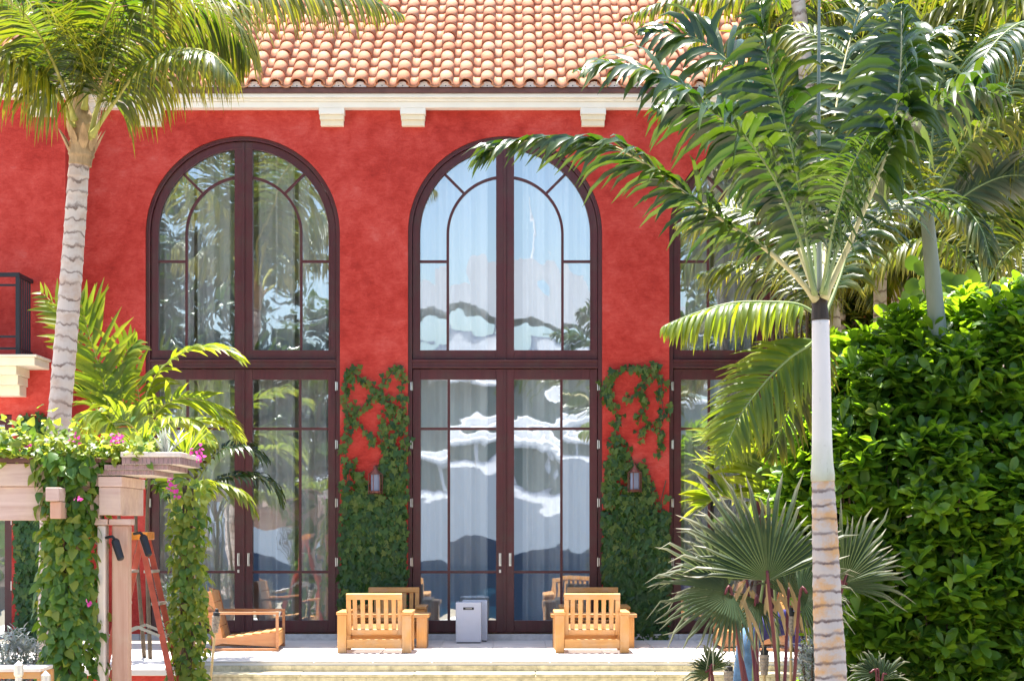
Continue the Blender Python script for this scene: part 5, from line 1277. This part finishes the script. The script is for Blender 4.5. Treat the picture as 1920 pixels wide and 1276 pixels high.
# ================================================================== PERSON
def person():
    """someone bent forward to the right, working on the lower ground in front of the terrace"""
    Yp = -5.35; D = 25 + Yp
    q = lambda px, py, dy=0.0: P(px, py, D) + Vector((0, dy, 0))
    hip = q(1404, 1192); gz = GZ
    J = {}
    J['pelvis'] = hip; J['waist'] = q(1418, 1180); J['chest'] = q(1462, 1164); J['neck0'] = q(1494, 1160); J['neck'] = q(1508, 1160); J['head'] = q(1524, 1163); J['crown'] = q(1541, 1170)
    E = [('pelvis', 'waist'), ('waist', 'chest'), ('chest', 'neck0'), ('neck0', 'neck'), ('neck', 'head'), ('head', 'crown')]
    rad = dict(pelvis=.135, waist=.135, chest=.155, neck0=.10, neck=.058, head=.092, crown=.075)
    kind = {}
    for s, nm in ((-1, 'a'), (1, 'b')):
        y = s * .10; sh = s * .19
        J['hip' + nm] = hip + Vector((-.01, y, -.06)); J['knee' + nm] = Vector((hip.x + (.02 if s < 0 else -.10), hip.y + y * 1.3, gz + .50)); J['ankle' + nm] = Vector((hip.x - (.05 if s < 0 else .16), hip.y + y * 1.4, gz + .095)); J['toe' + nm] = J['ankle' + nm] + Vector((.17, -.01 * s, -.055)); J['heel' + nm] = J['ankle' + nm] + Vector((-.045, 0, -.05))
        J['sh' + nm] = q(1492, 1166, sh); J['elbow' + nm] = q(1502, 1213, sh * 1.25); J['wrist' + nm] = q(1518, 1256, sh * 1.0); J['palm' + nm] = q(1523, 1272, sh * .95)
        E += [('pelvis', 'hip' + nm), ('hip' + nm, 'knee' + nm), ('knee' + nm, 'ankle' + nm), ('ankle' + nm, 'toe' + nm), ('ankle' + nm, 'heel' + nm), ('neck0', 'sh' + nm), ('sh' + nm, 'elbow' + nm), ('elbow' + nm, 'wrist' + nm), ('wrist' + nm, 'palm' + nm)]
        rad.update({'hip' + nm: .10, 'knee' + nm: .065, 'ankle' + nm: .048, 'toe' + nm: .036, 'heel' + nm: .036, 'sh' + nm: .075, 'elbow' + nm: .045, 'wrist' + nm: .030, 'palm' + nm: .032})
        for k in range(5):
            o = Vector((.02 * (k - 2) if k < 4 else -.035, s * .005, 0)); a = J['palm' + nm] + o + Vector((0, 0, -.02)); b_ = a + Vector((.004 * (k - 1.5), -.006, -.035 - .006 * (k in (1, 2)))); c = b_ + Vector((-.004, .012, -.026))
            if k == 4: a = J['wrist' + nm] + Vector((-.028, 0, -.03)); b_ = a + Vector((-.014, 0, -.03)); c = b_ + Vector((.006, 0, -.026))
            J[f'f{k}0{nm}'], J[f'f{k}1{nm}'], J[f'f{k}2{nm}'] = a, b_, c
            E += [(('palm' if k < 4 else 'wrist') + nm, f'f{k}0{nm}'), (f'f{k}0{nm}', f'f{k}1{nm}'), (f'f{k}1{nm}', f'f{k}2{nm}')]
            rad.update({f'f{k}0{nm}': .0105, f'f{k}1{nm}': .0095, f'f{k}2{nm}': .008})
    names = list(J); idx = {n: i for i, n in enumerate(names)}
    me = bpy.data.meshes.new('body_cage'); me.from_pydata([J[n] for n in names], [(idx[a], idx[b]) for a, b in E], [])
    o = bpy.data.objects.new('body_cage', me); COL.objects.link(o); sk = o.modifiers.new('skin', 'SKIN'); sub = o.modifiers.new('sub', 'SUBSURF'); sub.levels = 2; sub.render_levels = 2
    for i, n in enumerate(names):
        v = me.skin_vertices[0].data[i]; v.radius = (rad[n], rad[n]); v.use_root = (n == 'pelvis')
    dg = bpy.context.evaluated_depsgraph_get(); ev = o.evaluated_get(dg); m2 = bpy.data.meshes.new_from_object(ev); bpy.data.objects.remove(o)
    m2.name = 'body'
    t = thing('person', (hip.x, hip.y, gz), 'person in a navy top and blue jeans bending forward behind the fan palm', 'person')
    jeans = simple('blue_denim', (0.10, 0.19, 0.33), .9, .35, 16, .3); top = simple('navy_cotton', (0.055, 0.05, 0.20), .9, .2, 7, .2); skin = simple('skin', (0.42, 0.24, 0.16), .55, .1, 8); shoe = simple('dark_shoe', (0.03, 0.028, 0.03), .7, .2, 8)
    for mm in (top, jeans, skin, shoe): m2.materials.append(mm)
    def seg_d(p, a, b): ab = b - a; u = max(0, min(1, (p - a).dot(ab) / ab.length_squared)); return (p - a - ab * u).length - .0
    cls = {}
    for a, b in E:
        n = b.rstrip('ab')
        cls[(a, b)] = 1 if n in ('hip', 'knee', 'ankle') else 3 if n in ('toe', 'heel') else 2 if (n in ('neck', 'head', 'crown', 'wrist', 'palm') or b[0] == 'f') else 0
    mi = []
    for pl in m2.polygons:
        c = pl.center; best = min(E, key=lambda e: seg_d(c, J[e[0]], J[e[1]]) - .5 * (rad[e[0]] + rad[e[1]])); k = cls[best]
        if k == 0 and c.x < hip.x + .035: k = 1
        mi.append(k)
    m2.polygons.foreach_set('material_index', mi); m2.polygons.foreach_set('use_smooth', [True] * len(mi)); m2.update()
    link('body', m2, None, t)
    hm = MB(); c = J['head'].lerp(J['crown'], .45) + Vector((0, 0, .02)); rows = []
    for i in range(9):
        a = math.pi * i / 8 * .62; rows.append([c + Vector((math.sin(a) * math.cos(b * math.pi / 6) * .104, math.sin(a) * math.sin(b * math.pi / 6) * .098, math.cos(a) * .104)) for b in range(13)])
    obj('hair', hm.sheet(rows), simple('dark_hair', (0.03, 0.02, 0.015), .6, .3, 40, .4), t, smooth=True)
    f = Vector((.45, 0, -.9)).normalized(); hc = J['head'].lerp(J['crown'], .4)
    obj('nose', MB().add([hc + f * .085 + v for v in (Vector((-.01, -.014, .01)), Vector((-.01, .014, .01)), Vector((.03, 0, .0)), Vector((.004, 0, -.026)))], [(0, 1, 2), (0, 2, 3), (1, 3, 2), (0, 3, 1)]), skin, t, smooth=True)
    for s in (-1, 1): obj('ear', MB().lathe(hc + Vector((-.005, s * .093, 0)), [(.008, -.03), (.02, -.01), (.022, .012), (.01, .03)], 8), skin, t, smooth=True)
person()

# ================================================================== ACROSS THE WATER (seen in the panes)
ym = -50.0
yt = thing('motor_yacht', (6, ym, -2.2), 'white motor yacht with navy lower hull mirrored in the window panes', 'yacht')
M['gel'] = simple('white_gelcoat', (0.62, 0.63, 0.66), .3, .06, .6); M['navy'] = simple('navy_hull', (0.03, 0.07, 0.13), .25, .1, .6); M['tint'] = simple('tinted_glass', (0.20, 0.24, 0.22), .15, .3, .5)
def hull(z0, z1, w0, w1, x0, x1, bow):
    m = MB(); rows = []
    for z, w_, bx_ in ((z0, w0, bow * .4), (z1, w1, bow)):
        r = []
        for i in range(25):
            u = i / 24; x = x0 + (x1 + bx_ - x0) * u; hw = w_ * (1 - max(0, (u - .55) / .45) ** 2.2) ; r.append(Vector((x, ym + hw, z)))
        for i in range(24, -1, -1):
            p = r[i]; r.append(Vector((p.x, 2 * ym - p.y, z)))
        rows.append(r)
    m.sheet(rows); n = 50; m.add(rows[1], [tuple(range(n))]); m.add([rows[0][0], rows[0][-1], rows[1][-1], rows[1][0]], [(0, 1, 2, 3)]); return m
obj('lower_hull', hull(-2.25, .55, 2.6, 3.2, -11, 17, 2.0), M['navy'], yt); obj('upper_hull', hull(.551, 2.7, 3.2, 3.5, -11.2, 18.6, 2.5), M['gel'], yt)
for z0, z1, x0, x1, w_, mt in ((2.701, 3.2, -9.5, 13, 2.8, 'gel'), (3.201, 4.3, -9.2, 12, 2.7, 'tint'), (4.301, 4.7, -10, 12.4, 3.1, 'gel'), (4.701, 5.1, -8, 9.5, 2.5, 'gel'), (5.101, 6.2, -7.8, 8.6, 2.4, 'tint'), (6.201, 6.6, -8.6, 9.6, 2.7, 'gel'), (6.601, 7.6, -3, 4.5, 1.9, 'gel')):
    obj('deck_house' if mt == 'gel' else 'window_band', MB().box(x0, x1, ym - w_, ym + w_, z0, z1), M[mt], yt, bevel=.12 if mt == 'gel' else 0)
for k in range(10): obj('window_post', MB().box(-8.6 + k * 2.2, -8.3 + k * 2.2, ym + 2.701, ym + 2.73, 3.21, 4.29), M['gel'], yt)
prof = [(-6.5, 8.6, 9.0), (-4.0, 8.7, 9.5), (-1.6, 8.8, 9.6), (-1.3, 8.8, 10.6), (-.3, 8.8, 11.0), (.8, 8.7, 10.9), (3.0, 8.2, 9.7), (6.0, 7.6, 8.7), (9.5, 7.0, 7.6)]
ht = MB(); n_ = len(prof)
ht.add([(x, ym + s_ * 2.2, (b_, t_)[k]) for x, b_, t_ in prof for s_, k in ((-1, 0), (-1, 1), (1, 1), (1, 0))], [(4 * i + k, 4 * i + (k + 1) % 4, 4 * i + 4 + (k + 1) % 4, 4 * i + 4 + k) for i in range(n_ - 1) for k in range(4)] + [(0, 1, 2, 3), (4 * n_ - 1, 4 * n_ - 2, 4 * n_ - 3, 4 * n_ - 4)])
obj('hardtop', ht, M['gel'], yt)
for x in (-4, -1.4, 3, 6): obj('strut', MB().tube([Vector((x, ym + 1.6, 6.6)), Vector((x + .4, ym + 1.6, 9.0))], .08, 6), M['gel'], yt)
obj('mast', MB().tube([Vector((.6, ym, 10.3)), Vector((.9, ym, 13))], [.14, .04], 8), M['gel'], yt)
for x in range(-10, 18, 2): obj('rail_post', MB().tube([Vector((x, ym + 3.2, 2.7)), Vector((x, ym + 3.2, 3.6))], .03, 5), M['metal'], yt)
tag(obj('far_bank', MB().box(-400, 400, -400, -72, -3, -1.2), M['soil']), kind='structure')
me_q = leaf_mesh('leaf', [(0, .1), (.3, .4), (.7, .4), (1, .05)], .3, .3); me_q.materials.append(M['leaf_hedge'])
fm = []
for k in range(60):
    cx = -95 + k * 3.2 + rnd.uniform(-1, 1); cy = -80 - rnd.uniform(0, 14); h = rnd.uniform(3.2, 6.6)
    for _ in range(160):
        v = rv(1).normalized() * rnd.uniform(.6, 1); fm.append(leaf_M(Vector((cx, cy, h * .55 - 1)) + Vector((v.x * 2.8, v.y * 2.4, v.z * h * .62)), v, rv(1), rnd.uniform(.6, 1.1)))
for cx, cy, hh, lb in ((-8.6, -26.2, 11.5, 'tall leafy tree on the waterfront mirrored in the left window'), (-5.2, -26.6, 8.5, 'lower leafy tree on the waterfront mirrored beside the taller one')):
    ee = [(Vector((cx + rnd.uniform(-1, 1), cy + rnd.uniform(-.5, .5), GZ + hh * f_)), (1.5, 1.2, hh * .17)) for f_ in (.4, .5, .62, .72, .82)]
    wt = bush('waterfront_tree', lb, 'tree', ee, 700, (5, 7), (.22, .38), 'obovate', 'leaf_royal', 20, .9, base=Vector((cx, cy, GZ)), inner=.2, group='waterfront trees')
    obj('trunk', MB().tube(spline([(cx, cy, GZ), (cx + .1, cy, GZ + hh * .3), (cx, cy, GZ + hh * .75)], 10), [.2 - .014 * i for i in range(11)], 8), M['bark'], wt, smooth=True)
merged('far_trees', me_q, fm, M['leaf_hedge'], None)
